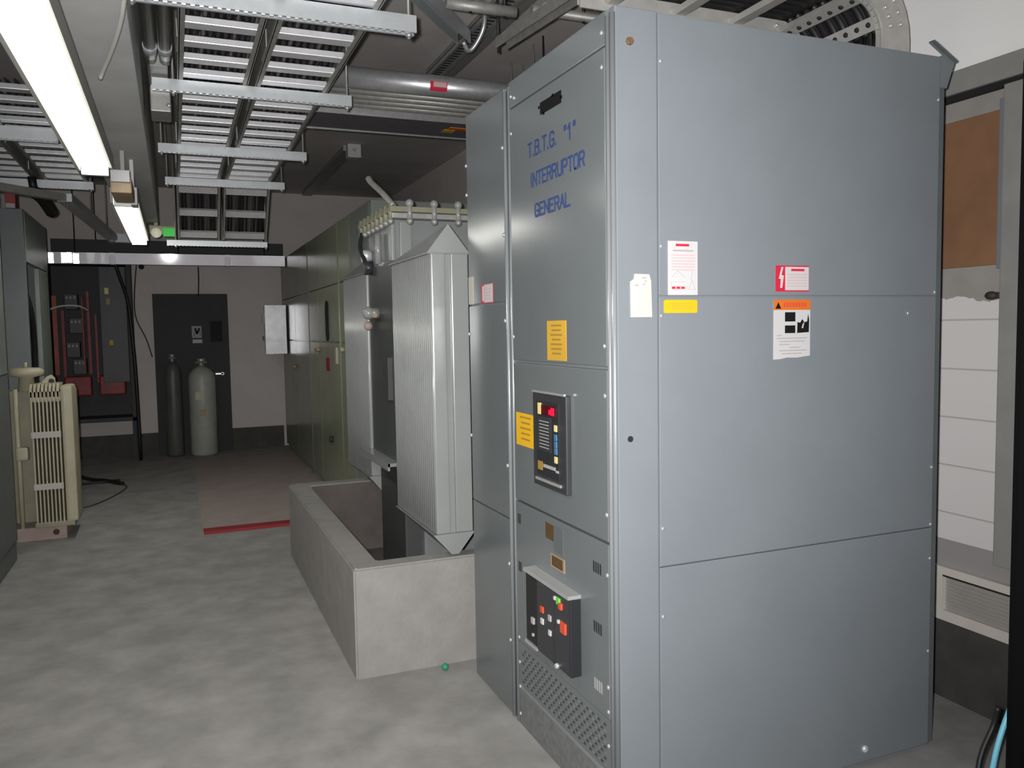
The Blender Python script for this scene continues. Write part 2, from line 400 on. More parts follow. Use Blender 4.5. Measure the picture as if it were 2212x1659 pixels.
# breaker
br = MB()
br.box(AX - .046, AX - .004, 2.24, 2.59, .395, .650, M['black'], bev=.004)
br.box(AX - .048, AX - .045, 2.49, 2.58, .41, .645, M['gap'])
br.box(AX - .050, AX - .044, 2.36, 2.485, .40, .645, M['char'], bev=.002)
br.box(AX - .048, AX - .044, 2.245, 2.355, .40, .645, M['char'], bev=.002)
bro = br.build('circuit_breaker', cab, 'black drawer circuit breaker with small coloured keys')
MB().box(AX - .054, AX - .004, 2.238, 2.592, .648, .660, M['screw']).build('light_top_edge', bro)
MB().box(AX - .052, AX - .044, 2.49, 2.59, .392, .402, M['screw']).build('light_bottom_edge', bro)
for y, z, m, s in ((2.44, .555, 'redkey', .011), (2.44, .515, 'white', .010), (2.38, .545, 'inkgrey', .010), (2.38, .495, 'white', .009),
                   (2.52, .49, 'inkgrey', .011), (2.34, .625, 'white', .006), (2.315, .622, 'green', .011), (2.300, .610, 'redkey', .011), (2.315, .555, 'white', .006), (2.28, .545, 'redkey', .018), (2.52, .44, 'inkgrey', .005)):
    MB().box(AX - .055, AX - .046, y - s, y + s, z - s, z + s, M[m], bev=.002).build('button', bro)
MB().ball((AX - .05, 2.33, .402), .010, M['screw'], seg=10).build('screw', bro)
# brown/black maker plates above the breaker
MB().box(AX - .010, AX - .006, 2.433, 2.494, .785, .838, M['brown']).build('rating_plate', cab, 'small brown plate above the breaker')
MB().box(AX - .0095, AX - .006, 2.36, 2.43, .752, .838, M['steel_dark']).build('rating_plate', cab, 'dull grey plate beside the brown plate')
MB().box(AX - .010, AX - .006, 2.35, 2.455, .696, .742, M['tan']).box(AX - .012, AX - .008, 2.362, 2.443, .702, .736, M['brown']).build('rating_plate', cab, 'brown plate in a tan frame just above the breaker')
for zc, lit in ((.775, 0), (.59, 0), (.41, 1)):
    mb = MB()
    for k in range(4):
        z = zc + .018 - k * .011; yb = 2.105 + k * .002
        for t in range(4):
            pass
    for t in range(4):
        q = 2.104 + t * .014
        mb.prism([(q, zc - .017), (q + .006, zc - .013), (q + .006, zc + .019), (q, zc + .015)], 'x', AX - .0098, AX - .0075, M['gap'] if not lit else M['screw'])
    mb.build('louvre', cab)
for zc in (.80, .62):
    mb = MB()
    for t in range(3): mb.box(AX - .0095, AX - .0075, 2.715 + t * .01, 2.719 + t * .01, zc - .018, zc + .018, M['gap'])
    mb.build('louvre', cab)
for y, z in ((AY + .058, 2.33), (AY + .058, 2.235), (YE - .06, 2.33), (YE - .09, 2.318), (YE - .058, 2.20), (AY + .055, 1.445), (YE - .052, 1.47), (AY + .055, 1.30), (AY + .05, .95), (AY + .05, .77), (AY + .05, .43), (AY + .05, .355), (YE - .06, .345), (YE - .06, .25), (YE - .06, .155), (YE - .06, .05), (AY + .05, .25)):
    screw_front(cab, y, z)
# near side details
MB().cyl((1.201, AY - .014, 2.292), (1.201, AY, 2.292), .011, M['rust'], 6).build('rusty_bolt', cab, 'rusty bolt high on the corner post')
MB().cyl((1.197, AY - .006, 1.178), (1.197, AY, 1.178), .009, M['gap'], 12).build('bolt_hole', cab)
mb = MB(); mb.prism([(1.200, 1.527), (1.271, 1.527), (1.268, 1.63), (1.262, 1.649), (1.213, 1.650), (1.211, 1.636), (1.199, 1.628)], 'y', AY - .0065, AY - .0045, M['paper'])
for x, z, w in ((1.214, 1.615, .012), (1.238, 1.636, .014), (1.24, 1.618, .008), (1.247, 1.627, .006)): mb.box(x, x + w, AY - .007, AY - .006, z, z + .005, M['inkgrey'])
mb.build('paper_tag', cab, 'torn cream paper tag on the corner post')
o3 = AY - .0035
mb = MB(); mb.box(1.326, 1.428, o3 - .002, o3, 1.590, 1.746, M['white'])
mb.box(1.352, 1.398, o3 - .003, o3 - .0015, 1.731, 1.738, M['red'])
mb.box(1.342, 1.412, o3 - .0028, o3 - .0015, 1.716, 1.721, M['inkgrey'])
for k in range(6): mb.box(1.336, 1.418, o3 - .0028, o3 - .0015, 1.704 - k * .0085, 1.707 - k * .0085, M['pink'])
for p, q in (((1.336, 1.640), (1.358, 1.660)), ((1.358, 1.660), (1.384, 1.640)), ((1.336, 1.628), (1.384, 1.628)), ((1.408, 1.660), (1.404, 1.632)), ((1.408, 1.632), (1.395, 1.606)), ((1.408, 1.632), (1.419, 1.606)), ((1.395, 1.606), (1.419, 1.606)), ((1.336, 1.628), (1.336, 1.615))):
    mb.bar((p[0], o3 - .0022, p[1]), (q[0], o3 - .0022, q[1]), .001, .0016, M['inkgrey'], up=(0, 1, 0))
mb.box(1.336, 1.384, o3 - .0032, o3 - .0015, 1.606, 1.616, M['pink'])
for x in (1.338, 1.354, 1.370): mb.box(x, x + .012, o3 - .0036, o3 - .002, 1.608, 1.614, M['red'])
mb.build('sticker', cab, 'tall white instruction sticker with red print and a hoist drawing')
mb = MB(); mb.prism([(1.314, 1.538), (1.424, 1.538), (1.427, 1.542), (1.427, 1.572), (1.423, 1.576), (1.316, 1.576), (1.312, 1.572), (1.312, 1.542)], 'y', o3 - .002, o3, M['yellow'])
for k in range(3): mb.box(1.335, 1.405, o3 - .0025, o3 - .001, 1.549 + k * .007, 1.552 + k * .007, M['yellow2'])
mb.build('sticker', cab, 'small yellow sticker below the tall white one')
mb = MB(); mb.box(1.716, 1.846, o3 - .002, o3, 1.601, 1.681, M['red']); mb.box(1.752, 1.844, o3 - .003, o3 - .001, 1.605, 1.677, M['white'])
mb.prism([(1.737, 1.676), (1.727, 1.640), (1.735, 1.640), (1.733, 1.612), (1.740, 1.612), (1.746, 1.650), (1.737, 1.652), (1.744, 1.676)], 'y', o3 - .003, o3 - .001, M['white'])
mb.box(1.774, 1.826, o3 - .0036, o3 - .002, 1.664, 1.671, M['red'])
for k in range(5): mb.box(1.760, 1.838, o3 - .0034, o3 - .002, 1.652 - k * .009, 1.655 - k * .009, M['pink'])
mb.build('sticker', cab, 'red and white danger sticker with a lightning bolt')
mb = MB(); mb.prism([(1.709, 1.391), (1.735, 1.392), (1.76, 1.396), (1.80, 1.395), (1.852, 1.400), (1.852, 1.575), (1.709, 1.575)], 'y', o3 - .002, o3, M['white'])
mb.box(1.709, 1.852, o3 - .003, o3 - .001, 1.544, 1.576, M['orange'])
mb.prism([(1.714, 1.548), (1.736, 1.548), (1.725, 1.568)], 'y', o3 - .0036, o3 - .002, M['ink'])
for k in range(8): mb.box(1.745 + k * .0115, 1.753 + k * .0115, o3 - .0036, o3 - .002, 1.553, 1.567, M['redkey'])
mb.box(1.752, 1.792, o3 - .003, o3 - .001, 1.508, 1.537, M['ink']); mb.box(1.752, 1.792, o3 - .003, o3 - .001, 1.472, 1.496, M['ink'])
mb.prism([(1.800, 1.472), (1.846, 1.474), (1.847, 1.512), (1.843, 1.530), (1.840, 1.508), (1.828, 1.505), (1.820, 1.515), (1.812, 1.504), (1.801, 1.506)], 'y', o3 - .003, o3 - .001, M['ink'])
mb.prism([(1.817, 1.487), (1.823, 1.487), (1.827, 1.506), (1.821, 1.500)], 'y', o3 - .0036, o3 - .002, M['white'])
for k, (a, b) in enumerate(((.01, .03), (.01, .13), (.02, .12), (.02, .06), (.06, .10), (.02, .13), (.03, .11))):
    mb.box(1.709 + a, 1.709 + b, o3 - .003, o3 - .001, 1.464 - k * .0095, 1.467 - k * .0095, M['inkgrey'])
mb.build('sticker', cab, 'white warning sticker with an orange heading and black pictogram')
for x, z in ((1.303, 2.25), (1.303, 1.73), (1.305, .905), (1.305, .64), (2.392, 2.24), (2.392, 1.60), (2.392, 1.0), (2.392, .80), (2.392, .68), (2.392, .35), (2.27, 1.53), (1.303, 1.53)):
    screw_side(cab, x, z, .006)
MB().ball((2.105, AY - .006, .058), .013, M['galvb'], sy=.7).build('dome_bolt', cab, 'shiny domed bolt near the foot of the side panel')

# ------------------------------------------------------------------ NARROW NEIGHBOUR CABINET
nc = thing('switchgear_cabinet', 'narrow grey switchgear section between the lettered cabinet and the radiator', 'electrical cabinet', (AX, YE + .2, 0))
MB().box(AX + .008, XE, YE + .001, YN, 0, H - .002, M['steel'], bev=.004).build('body', nc)
for z0, z1 in ((.01, .772), (.778, 1.598), (1.604, H - .006)):
    MB().box(AX - .004, AX + .012, YE + .022, YN - .004, z0, z1, M['steel_front'], bev=.003).build('front_panel', nc)
for yy in (YE + .010,):
    MB().cyl((AX - .003, yy, .01), (AX - .003, yy, H - .02), .008, M['trim'], 12).build('edge_trim', nc)
mb = MB(); mb.box(AX - .0055, AX - .003, 2.966, 3.093, 1.603, 1.680, M['red']); mb.box(AX - .0065, AX - .005, 2.968, 3.058, 1.606, 1.677, M['white'])
for k in range(4): mb.box(AX - .007, AX - .006, 2.98, 3.045, 1.655 - k * .012, 1.659 - k * .012, M['pink'])
mb.box(AX - .007, AX - .005, 3.066, 3.078, 1.612, 1.672, M['white']); mb.build('sticker', nc, 'red and white danger sticker')
MB().box(AX - .0055, AX - .003, 3.185, 3.245, 1.604, 1.718, M['paper']).build('sticker', nc, 'pale cream sticker at the left edge')
for y, z in ((YE + .035, 2.17), (YE + .035, 1.85), (YE + .035, 1.53), (YE + .035, .98), (YE + .035, .6), (YE + .035, .30), (YN - .002, 2.18), (YN - .002, 2.06), (YN - .002, 1.48), (YN - .002, 1.05)):
    MB().ball((AX - .005, y, z), .008, M['screw'], sx=.7, seg=10).build('screw', nc)

# ------------------------------------------------------------------ CONCRETE CURB
cb = MB(); cx0, cy0, cy1, ch, ct, cx1 = .663, 3.41, 5.56, .484, .125, RX - .02
oi = cx0 + ct; yi0 = cy0 + .10; yi1 = cy1 - .12
outer = [(cx0, cy0), (cx1, cy0), (cx1, cy1), (cx0, cy1)]; inner = [(oi, yi0), (cx1 - .1, yi0), (cx1 - .1, yi1), (oi, yi1)]
vs = [(x, y, z) for z in (0, ch) for x, y in outer] + [(x, y, z) for z in (.012, ch) for x, y in inner]
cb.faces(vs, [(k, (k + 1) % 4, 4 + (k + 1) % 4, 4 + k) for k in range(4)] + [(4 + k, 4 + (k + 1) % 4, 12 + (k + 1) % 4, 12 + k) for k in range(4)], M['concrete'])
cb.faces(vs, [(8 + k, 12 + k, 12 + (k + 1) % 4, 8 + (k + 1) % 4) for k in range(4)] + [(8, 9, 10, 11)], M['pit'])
bmesh.ops.remove_doubles(cb.bm, verts=cb.bm.verts, dist=1e-5)
bmesh.ops.bevel(cb.bm, geom=[e for e in cb.bm.edges if max(v.co.z for v in e.verts) > .4], offset=.008, segments=2, affect='EDGES')
tag(cb.build('containment_curb'), 'low grey concrete curb walling in the transformer beside the tall cabinet', 'curb')

# ------------------------------------------------------------------ GREY TRANSFORMER
tf = thing('transformer', 'grey oil transformer with finned radiators standing inside the concrete curb', 'transformer', (1.6, 4.4, 0))
TX, TY0, TY1, TZ = 1.062, 4.14, 4.715, 2.10
MB().box(TX, 2.3, TY0, TY1, .80, TZ, M['tank'], bev=.01).box(TX - .012, TX + .01, TY0 - .008, TY0 + .06, 1.86, TZ, M['radiator'], bev=.006).build('tank', tf)
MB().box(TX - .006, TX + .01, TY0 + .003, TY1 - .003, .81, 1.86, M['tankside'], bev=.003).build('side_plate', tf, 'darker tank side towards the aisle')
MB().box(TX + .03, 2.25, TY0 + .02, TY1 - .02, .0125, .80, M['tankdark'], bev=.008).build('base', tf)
MB().box(TX + .12, 2.2, TY0 - .03, TY0 + .05, .0125, .78, M['tank'], bev=.008).build('base_plate', tf)
MB().bar((TX - .03, TY0 - .02, .80), (TX - .03, TY1 + .10, .80), .07, .018, M['radiator']).bar((TX - .06, TY0 - .02, .79), (TX - .06, TY1 + .10, .79), .012, .04, M['radiator']).build('shelf_angle', tf)
ld = MB(); ld.box(1.028, 2.35, 4.05, 4.84, TZ, TZ + .028, M['olive'], bev=.004); ld.build('lid', tf)
MB().box(1.04, 2.34, 4.062, 4.83, TZ - .030, TZ - .002, M['galvd'], bev=.004).build('lid_flange', tf)
for k in range(8):
    MB().cyl((1.036, 4.08 + k * .10, TZ - .045), (1.036, 4.08 + k * .10, TZ + .045), .013, M['olive'], 8).ball((1.036, 4.08 + k * .10, TZ - .045), .018, M['galvd'], seg=8).build('bolt', tf)
for k in range(5):
    x = 1.13 + k * .13
    MB().cyl((x, 4.058, TZ - .05), (x, 4.058, TZ + .05), .014, M['radiator'], 8).ball((x, 4.058, TZ + .045), .022, M['radiator'], seg=8).ball((x, 4.058, TZ - .045), .02, M['galvd'], seg=8).build('bolt', tf)
MB().tube([(1.05, 4.07, TZ + .03), (1.015, 4.14, TZ + .10), (.98, 4.24, TZ + .17), (.97, 4.27, TZ + .20)], .016, M['galvd']).build('breather_pipe', tf, 'thin bent pipe rising from the lid corner')
MB().box(TX + .03, TX + .09, TY0 - .025, TY0 + .01, 1.78, TZ - .04, M['radiator'], bev=.004).build('stiffener', tf)
def radiator(x0, x1, y0, y1, zb, zt):
    """fins face the aisle, flat plates face the camera, hipped header above and below"""
    r = MB()
    r.box(x0 + .026, x1, y0 + .012, y1, zb, zt, M['radiator'])
    w = (x1 - x0)
    a, b = x0 + w * .42, x0 + w * .56
    r.box(x0 + .012, a, y0 - .002, y0 + .02, zb, zt, M['radiator'], bev=.006)
    r.box(b, x1, y0 - .002, y0 + .02, zb, zt, M['radiator'], bev=.006)
    body = r.build('radiator', tf)
    n = 22
    for k in range(n):
        yy = y0 + .010 + (y1 - y0 - .02) * k / (n - 1)
        MB().cyl((x0 + .014, yy, zb + .004), (x0 + .014, yy, zt - .004), .0105, M['radiator'], 8).build('fin', body)
    xm = (x0 + x1) / 2
    h = MB()
    e = .006
    vs = [(x0 - e, y0 - e, zt), (x1 + e, y0 - e, zt), (x1 + e, y1 + e, zt), (x0 - e, y1 + e, zt), (xm, y0 - e, zt + .125), (xm - .02, y1 - .10, zt + .045)]
    h.faces(vs, [(0, 1, 4), (1, 2, 5, 4), (2, 3, 5), (3, 0, 4, 5), (0, 3, 2, 1)], M['radiator'])
    h.box(x0 - e, x1 + e, y0 - e, y1 + e, zt - .006, zt, M['tank'])
    h.build('header', body)
    h = MB()
    vs = [(x0 - e, y0 - e, zb), (x1 + e, y0 - e, zb), (x1 + e, y1 + e, zb), (x0 - e, y1 + e, zb), (xm - .012, y0, zb - .097), (xm + .022, y0, zb - .097), (xm, y1 - .06, zb - .06)]
    h.faces(vs, [(0, 4, 5, 1), (1, 5, 6, 2), (2, 6, 3), (3, 6, 4, 0), (4, 6, 5), (0, 1, 2, 3)], M['radiator'])
    h.build('header', body)
    h = MB(); h.cyl((xm, y1, zt - .1), (xm, y1 + .1, zt - .1), .04, M['tank']); h.build('oil_pipe', body)
radiator(1.032, 1.215, 3.43, 4.10, .588, 1.838)
radiator(1.036, 1.205, 4.735, 5.41, .64, 1.842)
g = MB(); g.tube([(1.02, 4.70, 2.06), (1.0, 4.66, 1.98), (1.015, 4.62, 1.90), (1.03, 4.60, 1.84)], .012, M['gap']); g.build('gauge_cable', tf)
MB().cyl((1.06, 4.66, 1.93), (1.01, 4.66, 1.93), .035, M['galvb'], 16).cyl((1.06, 4.63, 1.86), (1.01, 4.63, 1.86), .04, M['char'], 16).build('gauge', tf, 'round gauges hanging below the lid')
MB().cyl((TX - .03, 4.36, 1.86), (TX - .03, 4.36, 2.02), .018, M['radiator'], 12).bar((TX - .03, 4.36, 1.86), (TX + .02, 4.36, 1.86), .02, .02, M['radiator']).build('level_pipe', tf)
MB().cyl((TX, 4.50, 1.60), (TX - .06, 4.50, 1.60), .03, M['galvd'], 14).ball((TX - .06, 4.50, 1.60), .036, M['radiator'], seg=12).cyl((TX - .04, 4.42, 1.585), (TX - .04, 4.58, 1.585), .012, M['tan'], 8).ball((TX - .05, 4.56, 1.53), .026, M['pinkcream'], seg=10).build('valve', tf, 'small oil valve on the tank wall')
MB().box(TX - .03, TX + .01, 4.21, 4.33, 1.13, 1.36, M['tankdark'], bev=.004).build('nameplate_box', tf)

# ------------------------------------------------------------------ GREEN SWITCHGEAR ROW BEHIND
GX = 1.30
def green_unit(y0, y1, ztop, label, m, window=False, seams=()):
    t = thing('switchgear_cabinet', label, 'electrical cabinet', (GX, (y0 + y1) / 2, 0), 'olive green switchgear units')
    MB().box(GX + .02, 2.5, y0, y1, 0, ztop, m, bev=.006).build('body', t)
    w = .02
    for z0, z1 in ((.06, 1.40), (1.412, 1.905), (1.917, ztop - .015)):
        ys = [y0 + w] + [s for s in seams if z0 < 1.45] + [y1 - w]
        for a, b in zip(ys[:-1], ys[1:]):
            MB().box(GX, GX + .022, a + .004, b - .004, z0, z1, m, bev=.004).build('door', t)
    for yy in (y0 + .008, y1 - .008): MB().cyl((GX + .004, yy, .05), (GX + .004, yy, ztop - .01), .007, m, 8).build('edge_trim', t)
    if window:
        yc = window
        mb = MB(); pts = []
        for k in range(24):
            a = 2 * pi * k / 24; dy = .075 * math.cos(a); dz = (.10 if math.sin(a) >= 0 else -.10) + .085 * math.sin(a)
            pts.append((yc + dy, 1.60 + dz))
        mb.prism(pts, 'x', GX - .008, GX + .002, M['glassk']); mb.build('viewing_window', t, 'tall oval dark viewing window')
    return t
t = green_unit(5.75, 6.44, 2.43, 'dull grey-green switchgear section directly behind the far radiator', M['greencab2'])
t = green_unit(6.45, 6.96, 2.43, 'narrow olive switchgear section left of the far radiator', M['greencab'])
MB().cyl((GX, 6.8, 1.35), (GX - .03, 6.8, 1.35), .02, M['cream'], 8).box(GX - .012, GX, 6.62, 6.68, 1.28, 1.42, M['cream']).build('label_holder', t)
t = green_unit(6.97, 8.66, 2.435, 'wide olive green switchgear section with an oval viewing window', M['greencab'], window=7.56, seams=(8.05,))
MB().cyl((GX, 8.0, 1.33), (GX - .04, 8.0, 1.33), .022, M['tan'], 8).bar((GX - .04, 8.06, 1.33), (GX - .04, 7.94, 1.30), .012, .03, M['tan']).build('door_handle', t)
MB().box(GX - .006, GX, 7.48, 7.66, 1.14, 1.26, M['busred']).build('sticker', t, 'faded red sticker under the window')
MB().box(GX - .012, GX, 7.10, 7.16, 1.22, 1.36, M['cream']).build('hinge', t)
MB().cyl((GX, 7.45, .52), (GX - .03, 7.45, .52), .03, M['rack'], 10).build('lock', t)
t = green_unit(8.67, 10.88, 2.44, 'far end olive switchgear section next to the bright metal box', M['greencab'], seams=(9.7,))
MB().cyl((GX, 9.75, 1.10), (GX - .04, 9.75, 1.10), .022, M['tan'], 8).build('door_handle', t)
# bright metal box on the back wall corner
bx = thing('junction_box', 'bright galvanised metal box by the end of the green cabinets', 'electrical box', (1.15, 10.5, 1.2))
MB().box(1.03, 1.28, 10.35, 10.55, 1.245, 1.83, M['box'], bev=.006).build('box_body', bx)
mb = MB(); mb.prism([(1.278, 10.349), (1.275, 10.335), (1.022, 10.312), (1.021, 10.326)], 'z', 1.24, 1.835, M['box']); mb.build('box_cover', bx, 'bright door standing slightly ajar')
MB().box(1.0, 1.032, 10.40, 10.46, 1.62, 1.74, M['cyl']).build('latch', bx)
MB().box(1.06, 1.24, 10.55, BY - .0, 1.40, 1.46, M['galvd']).box(1.06, 1.24, 10.55, BY - .0, 1.64, 1.70, M['galvd']).build('wall_bracket', bx)

# ------------------------------------------------------------------ FLOOR MARKS, BALL, CORDS
mt = thing('floor_mat', 'pinkish floor mat with a red front edge in front of the green cabinets', 'mat', (.7, 8, 0))
MB().box(.14, 1.27, 6.50, 10.3, .0005, .004, M['mat']).build('sheet', mt)
MB().box(.14, .80, 6.42, 6.54, .0008, .022, M['redstripe']).build('edge_strip', mt, 'red strip along the front edge')
tag(MB().ball((1.042, 3.348, .016), .016, M['greenball']).build('rubber_ball'), 'small green ball at the foot of the concrete curb', 'ball')
tag(MB().tube([(-.98, 9.6, .012), (-.85, 9.35, .012), (-.70, 9.20, .014), (-.60, 9.02, .012), (-.54, 8.95, .012)], .022, M['cablek']).tube([(-.98, 9.1, .012), (-.84, 9.15, .012), (-.70, 9.16, .014), (-.58, 9.08, .03)], .014, M['cablek']).build('power_cable'), 'thick black cable lying on the floor behind the cream transformer', 'cable')
tag(MB().tube([(-.54, 8.95, .008), (-.50, 8.75, .006), (-.60, 8.3, .006), (-.75, 7.95, .006), (-.9, 7.9, .006)], .006, M['cable2']).build('thin_cable'), 'thin grey cord curling across the floor by the cream transformer', 'cord')

# ------------------------------------------------------------------ GAS CYLINDERS
def gas(name, label, x, y, r, h, m):
    t = thing(name, label, 'gas cylinder', (x, y, 0))
    MB().lathe((x, y, 0), [(0, .004), (r * .9, .004), (r, .03), (r, h - .16), (r * .93, h - .09), (r * .62, h - .03), (r * .3, h), (0, h)], m, 28).build('tank_body', t)
    MB().cyl((x, y, h - .01), (x, y, h + .06), r * .22, M['galvd'], 12).cyl((x - r * .45, y, h + .05), (x + r * .45, y, h + .05), r * .10, M['galvd'], 10).cyl((x, y, h + .06), (x, y, h + .10), r * .30, M['screw'], 12).build('valve', t)
    return t
t = gas('gas_cylinder', 'pale grey gas cylinder standing before the dark door', .285, 10.72, .158, 1.10, M['cyl'])
MB().box(.20, .27, 10.562, 10.572, .70, .80, M['cream']).build('paper_label', t)
MB().box(.24, .31, 10.558, 10.570, .50, .58, M['tan']).build('paper_label', t, 'tan paper label')
t = gas('gas_cylinder', 'dark slim gas cylinder left of the pale one at the door', -.045, 10.80, .10, 1.16, M['cyld'])

# ------------------------------------------------------------------ OPEN CONTROL PANEL ON THE BACK WALL
pn = thing('control_panel', 'open black control panel with red busbars by the back wall', 'electrical panel', (-.9, 10.7, 0))
px0, px1, py, pz0, pz1 = -1.36, -.455, 10.55, .49, 2.37
mb = MB(); f = .045
mb.box(px0, px0 + f, py, 10.98, pz0, pz1, M['rack'], bev=.004).box(px1 - f, px1, py, 10.98, pz0, pz1, M['rack'], bev=.004).box(px0, px1, py, 10.98, pz1 - f, pz1, M['rack'], bev=.004).box(px0, px1, py, 10.98, pz0, pz0 + f, M['rack'], bev=.004)
mb.build('frame', pn)
MB().box(px0 + .02, px1 - .02, 10.95, 10.99, pz0 + .02, pz1 - .02, M['rack']).build('back_plate', pn)
MB().box(-.79, -.51, py + .05, py + .08, .95, 2.30, M['racki'], bev=.004).build('inner_door', pn)
for x, z0, z1, m, w in ((-.925, 1.05, 2.02, 'busred', .035), (-.985, 1.1, 1.95, 'busred', .02), (-1.27, 1.05, 1.97, 'busorange', .05), (-1.19, .95, 1.80, 'busred', .035), (-.85, .95, 1.75, 'busred', .03)):
    MB().box(x - w / 2, x + w / 2, py + .14, py + .17, z0, z1, M[m], bev=.003).build('busbar', pn)
for x in (-1.06, -.70):
    MB().box(x - .14, x + .14, py + .06, py + .2, .80, 1.03, M['busred'], bev=.02).build('busbar_cover', pn)
for x, z in ((-1.10, 1.9), (-1.06, 1.62), (-1.10, 1.34), (-1.04, 1.14)):
    mb = MB(); mb.box(x - .07, x + .07, py + .16, py + .30, z - .09, z + .09, M['black'], bev=.006)
    for k in range(3): mb.box(x - .05 + k * .04, x - .03 + k * .04, py + .15, py + .165, z + .03, z + .06, M['inkgrey'])
    mb.build('contactor', pn)
for x, z, m in ((-.715, 2.02, 'amber'), (-.705, 1.90, 'tan'), (-.69, 1.41, 'yellow2')):
    MB().box(x - .022, x + .022, py + .036, py + .05, z - .04 if m != 'yellow2' else z - .025, z + .035, M[m], bev=.004).build('tag', pn)
MB().tube([(-1.375, py - .02, 1.71), (-1.30, py - .05, 1.80), (-1.15, py - .06, 1.845), (-1.0, py - .03, 1.84), (-.91, py + .10, 1.79)], .011, M['cablew']).build('wire', pn, 'white wire arching across the open panel')
for x in (px0 + .03, px1 - .03):
    for y in (py + .03, 10.94): MB().box(x - .02, x + .02, y - .02, y + .02, 0, pz0, M['rack']).build('leg', pn)
tag(MB().tube([(-.62, 10.488, 2.44), (-.60, 10.488, 2.32), (-.57, 10.486, 2.2), (-.49, 10.45, 1.9), (-.46, 10.44, 1.5), (-.44, 10.46, 1.0), (-.43, 10.5, .02)], .02, M['cablek']).build('power_cable'), 'thick black cable hanging down the right side of the open panel', 'cable')
tag(MB().tube([(-.36, BY - .006, 2.6), (-.42, BY - .03, 2.2), (-.44, BY - .03, 1.75), (-.33, BY - .02, 1.45), (-.27, BY - .012, 1.22)], .007, M['cable2']).build('thin_wire'), 'thin dark wire slanting down the back wall towards the dark door', 'wire')
tag(MB().tube([(.29, 10.42, 2.30), (.29, 10.45, 2.15), (.295, 10.98, 1.98)], .006, M['cablek']).build('thin_wire'), 'short dark wire hanging from the bright wireway above the dark door', 'wire')

# ------------------------------------------------------------------ LEFT CABINETS
LC = -1.04
for (y0, y1, lab) in ((5.36, 6.25, 'blue-grey cabinet at the far left edge, nearer than the cream transformer'),):
    t = thing('switchgear_cabinet', lab, 'electrical cabinet', (LC, y0, 0))
    MB().box(LX + .01, LC, y0, y1, 0, 2.53, M['steel_dark'], bev=.015).build('body', t)
    MB().box(LC - .002, LC + .012, y0 + .03, y1 - .04, .15, 1.25, M['steel_dark'], bev=.004).build('door', t)
    MB().box(LC - .002, LC + .012, y0 + .03, y1 - .04, 1.26, 2.48, M['greencab2'], bev=.004).build('door', t)
    MB().ball((LC + .012, y1 - .09, 2.40), .012, M['screw'], seg=8).build('screw', t)
c2 = thing('switchgear_cabinet', 'blue-grey open-fronted cabinet behind the cream transformer', 'electrical cabinet', (LC, 7.3, 0))
YB0, YB1, ZB = 7.25, 8.45, 2.48
mb = MB()
mb.box(LX + .01, LC, YB0, YB0 + .05, 0, ZB, M['steel_dark'], bev=.004)
mb.box(LX + .01, LC, YB1 - .04, YB1, 0, ZB, M['steel_dark'])
mb.box(LX + .01, LX + .05, YB0 + .05, YB1 - .04, 0, ZB, M['rack'])
mb.box(LX + .05, LC - .005, YB0 + .05, YB1 - .04, ZB - .04, ZB, M['steel_dark'])
mb.box(LX + .05, LC - .005, YB0 + .05, YB1 - .04, 0, .9, M['steel_dark'])
mb.build('body', c2)
MB().box(LC - .03, LC + .004, YB0 + .055, YB1 - .01, 2.08, ZB - .01, M['greencab2'], bev=.004).build('front_panel', c2, 'pale upper front panel')
MB().box(LC - .03, LC + .004, 7.86, 8.40, .95, 2.07, M['greencab2'], bev=.004).build('front_panel', c2)
for z in (1.95, 1.68, 1.42, 1.15):
    mb = MB(); mb.box(LC - .28, LC - .10, 7.42, 7.82, z - .09, z + .07, M['black'], bev=.006)
    for k in range(3): mb.box(LC - .105, LC - .09, 7.47 + k * .11, 7.53 + k * .11, z - .02, z + .04, M['cream'] if k == 1 else M['inkgrey'])
    mb.build('contactor', c2)
MB().tube([(LC - .06, 7.5, 1.9), (LC - .03, 7.6, 1.7), (LC - .04, 7.75, 1.45), (LC - .05, 7.8, 1.2), (LC - .05, 7.82, .95)], .02, M['cable']).build('cable_bundle', c2)
# ------------------------------------------------------------------ CREAM TRANSFORMER
ct_ = thing('transformer', 'cream transformer with vertical cooling fins between the left cabinets', 'transformer', (-1.0, 6.9, 0))
MB().box(-1.90, -.73, 6.98, 7.21, .10, 1.10, M['creamdark'], bev=.01).build('tank', ct_)
MB().box(-1.16, -.80, 6.78, 7.20, 0, .10, M['pinkcream'], bev=.006).cyl((-.87, 6.775, .055), (-.87, 6.785, .055), .022, M['darkknob'], 10).build('base', ct_)
for k in range(8):
    x = -.985 + k * .0245
    mb = MB(); mb.box(x, x + .010, 6.74, 6.99, .13, 1.10, M['cream'])
    mb.prism([(6.74, 1.06), (6.99, 1.06), (6.99, 1.155), (6.78, 1.155), (6.74, 1.12)], 'x', x - .003, x + .013, M['cream']); mb.build('fin', ct_)
MB().box(-.99, -.79, 6.76, 6.98, 1.02, 1.10, M['cream'], bev=.02).build('header', ct_)
MB().box(-.795, -.715, 6.74, 7.0, .13, 1.14, M['cream'], bev=.022).build('end_fin', ct_)
for z in (.786, .405): MB().box(-.99, -.80, 6.728, 6.742, z - .022, z + .022, M['paper']).build('brace_bar', ct_)
MB().box(-1.0, -.74, 6.745, 7.0, .10, .14, M['creamdark'], bev=.008).build('bottom_header', ct_)
MB().cyl((-1.085, 6.80, .10), (-1.085, 6.80, 1.12), .016, M['cream'], 10).build('drain_pipe', ct_)
MB().box(-1.10, -1.02, 6.76, 6.84, .60, .70, M['cream'], bev=.02).build('valve_box', ct_)
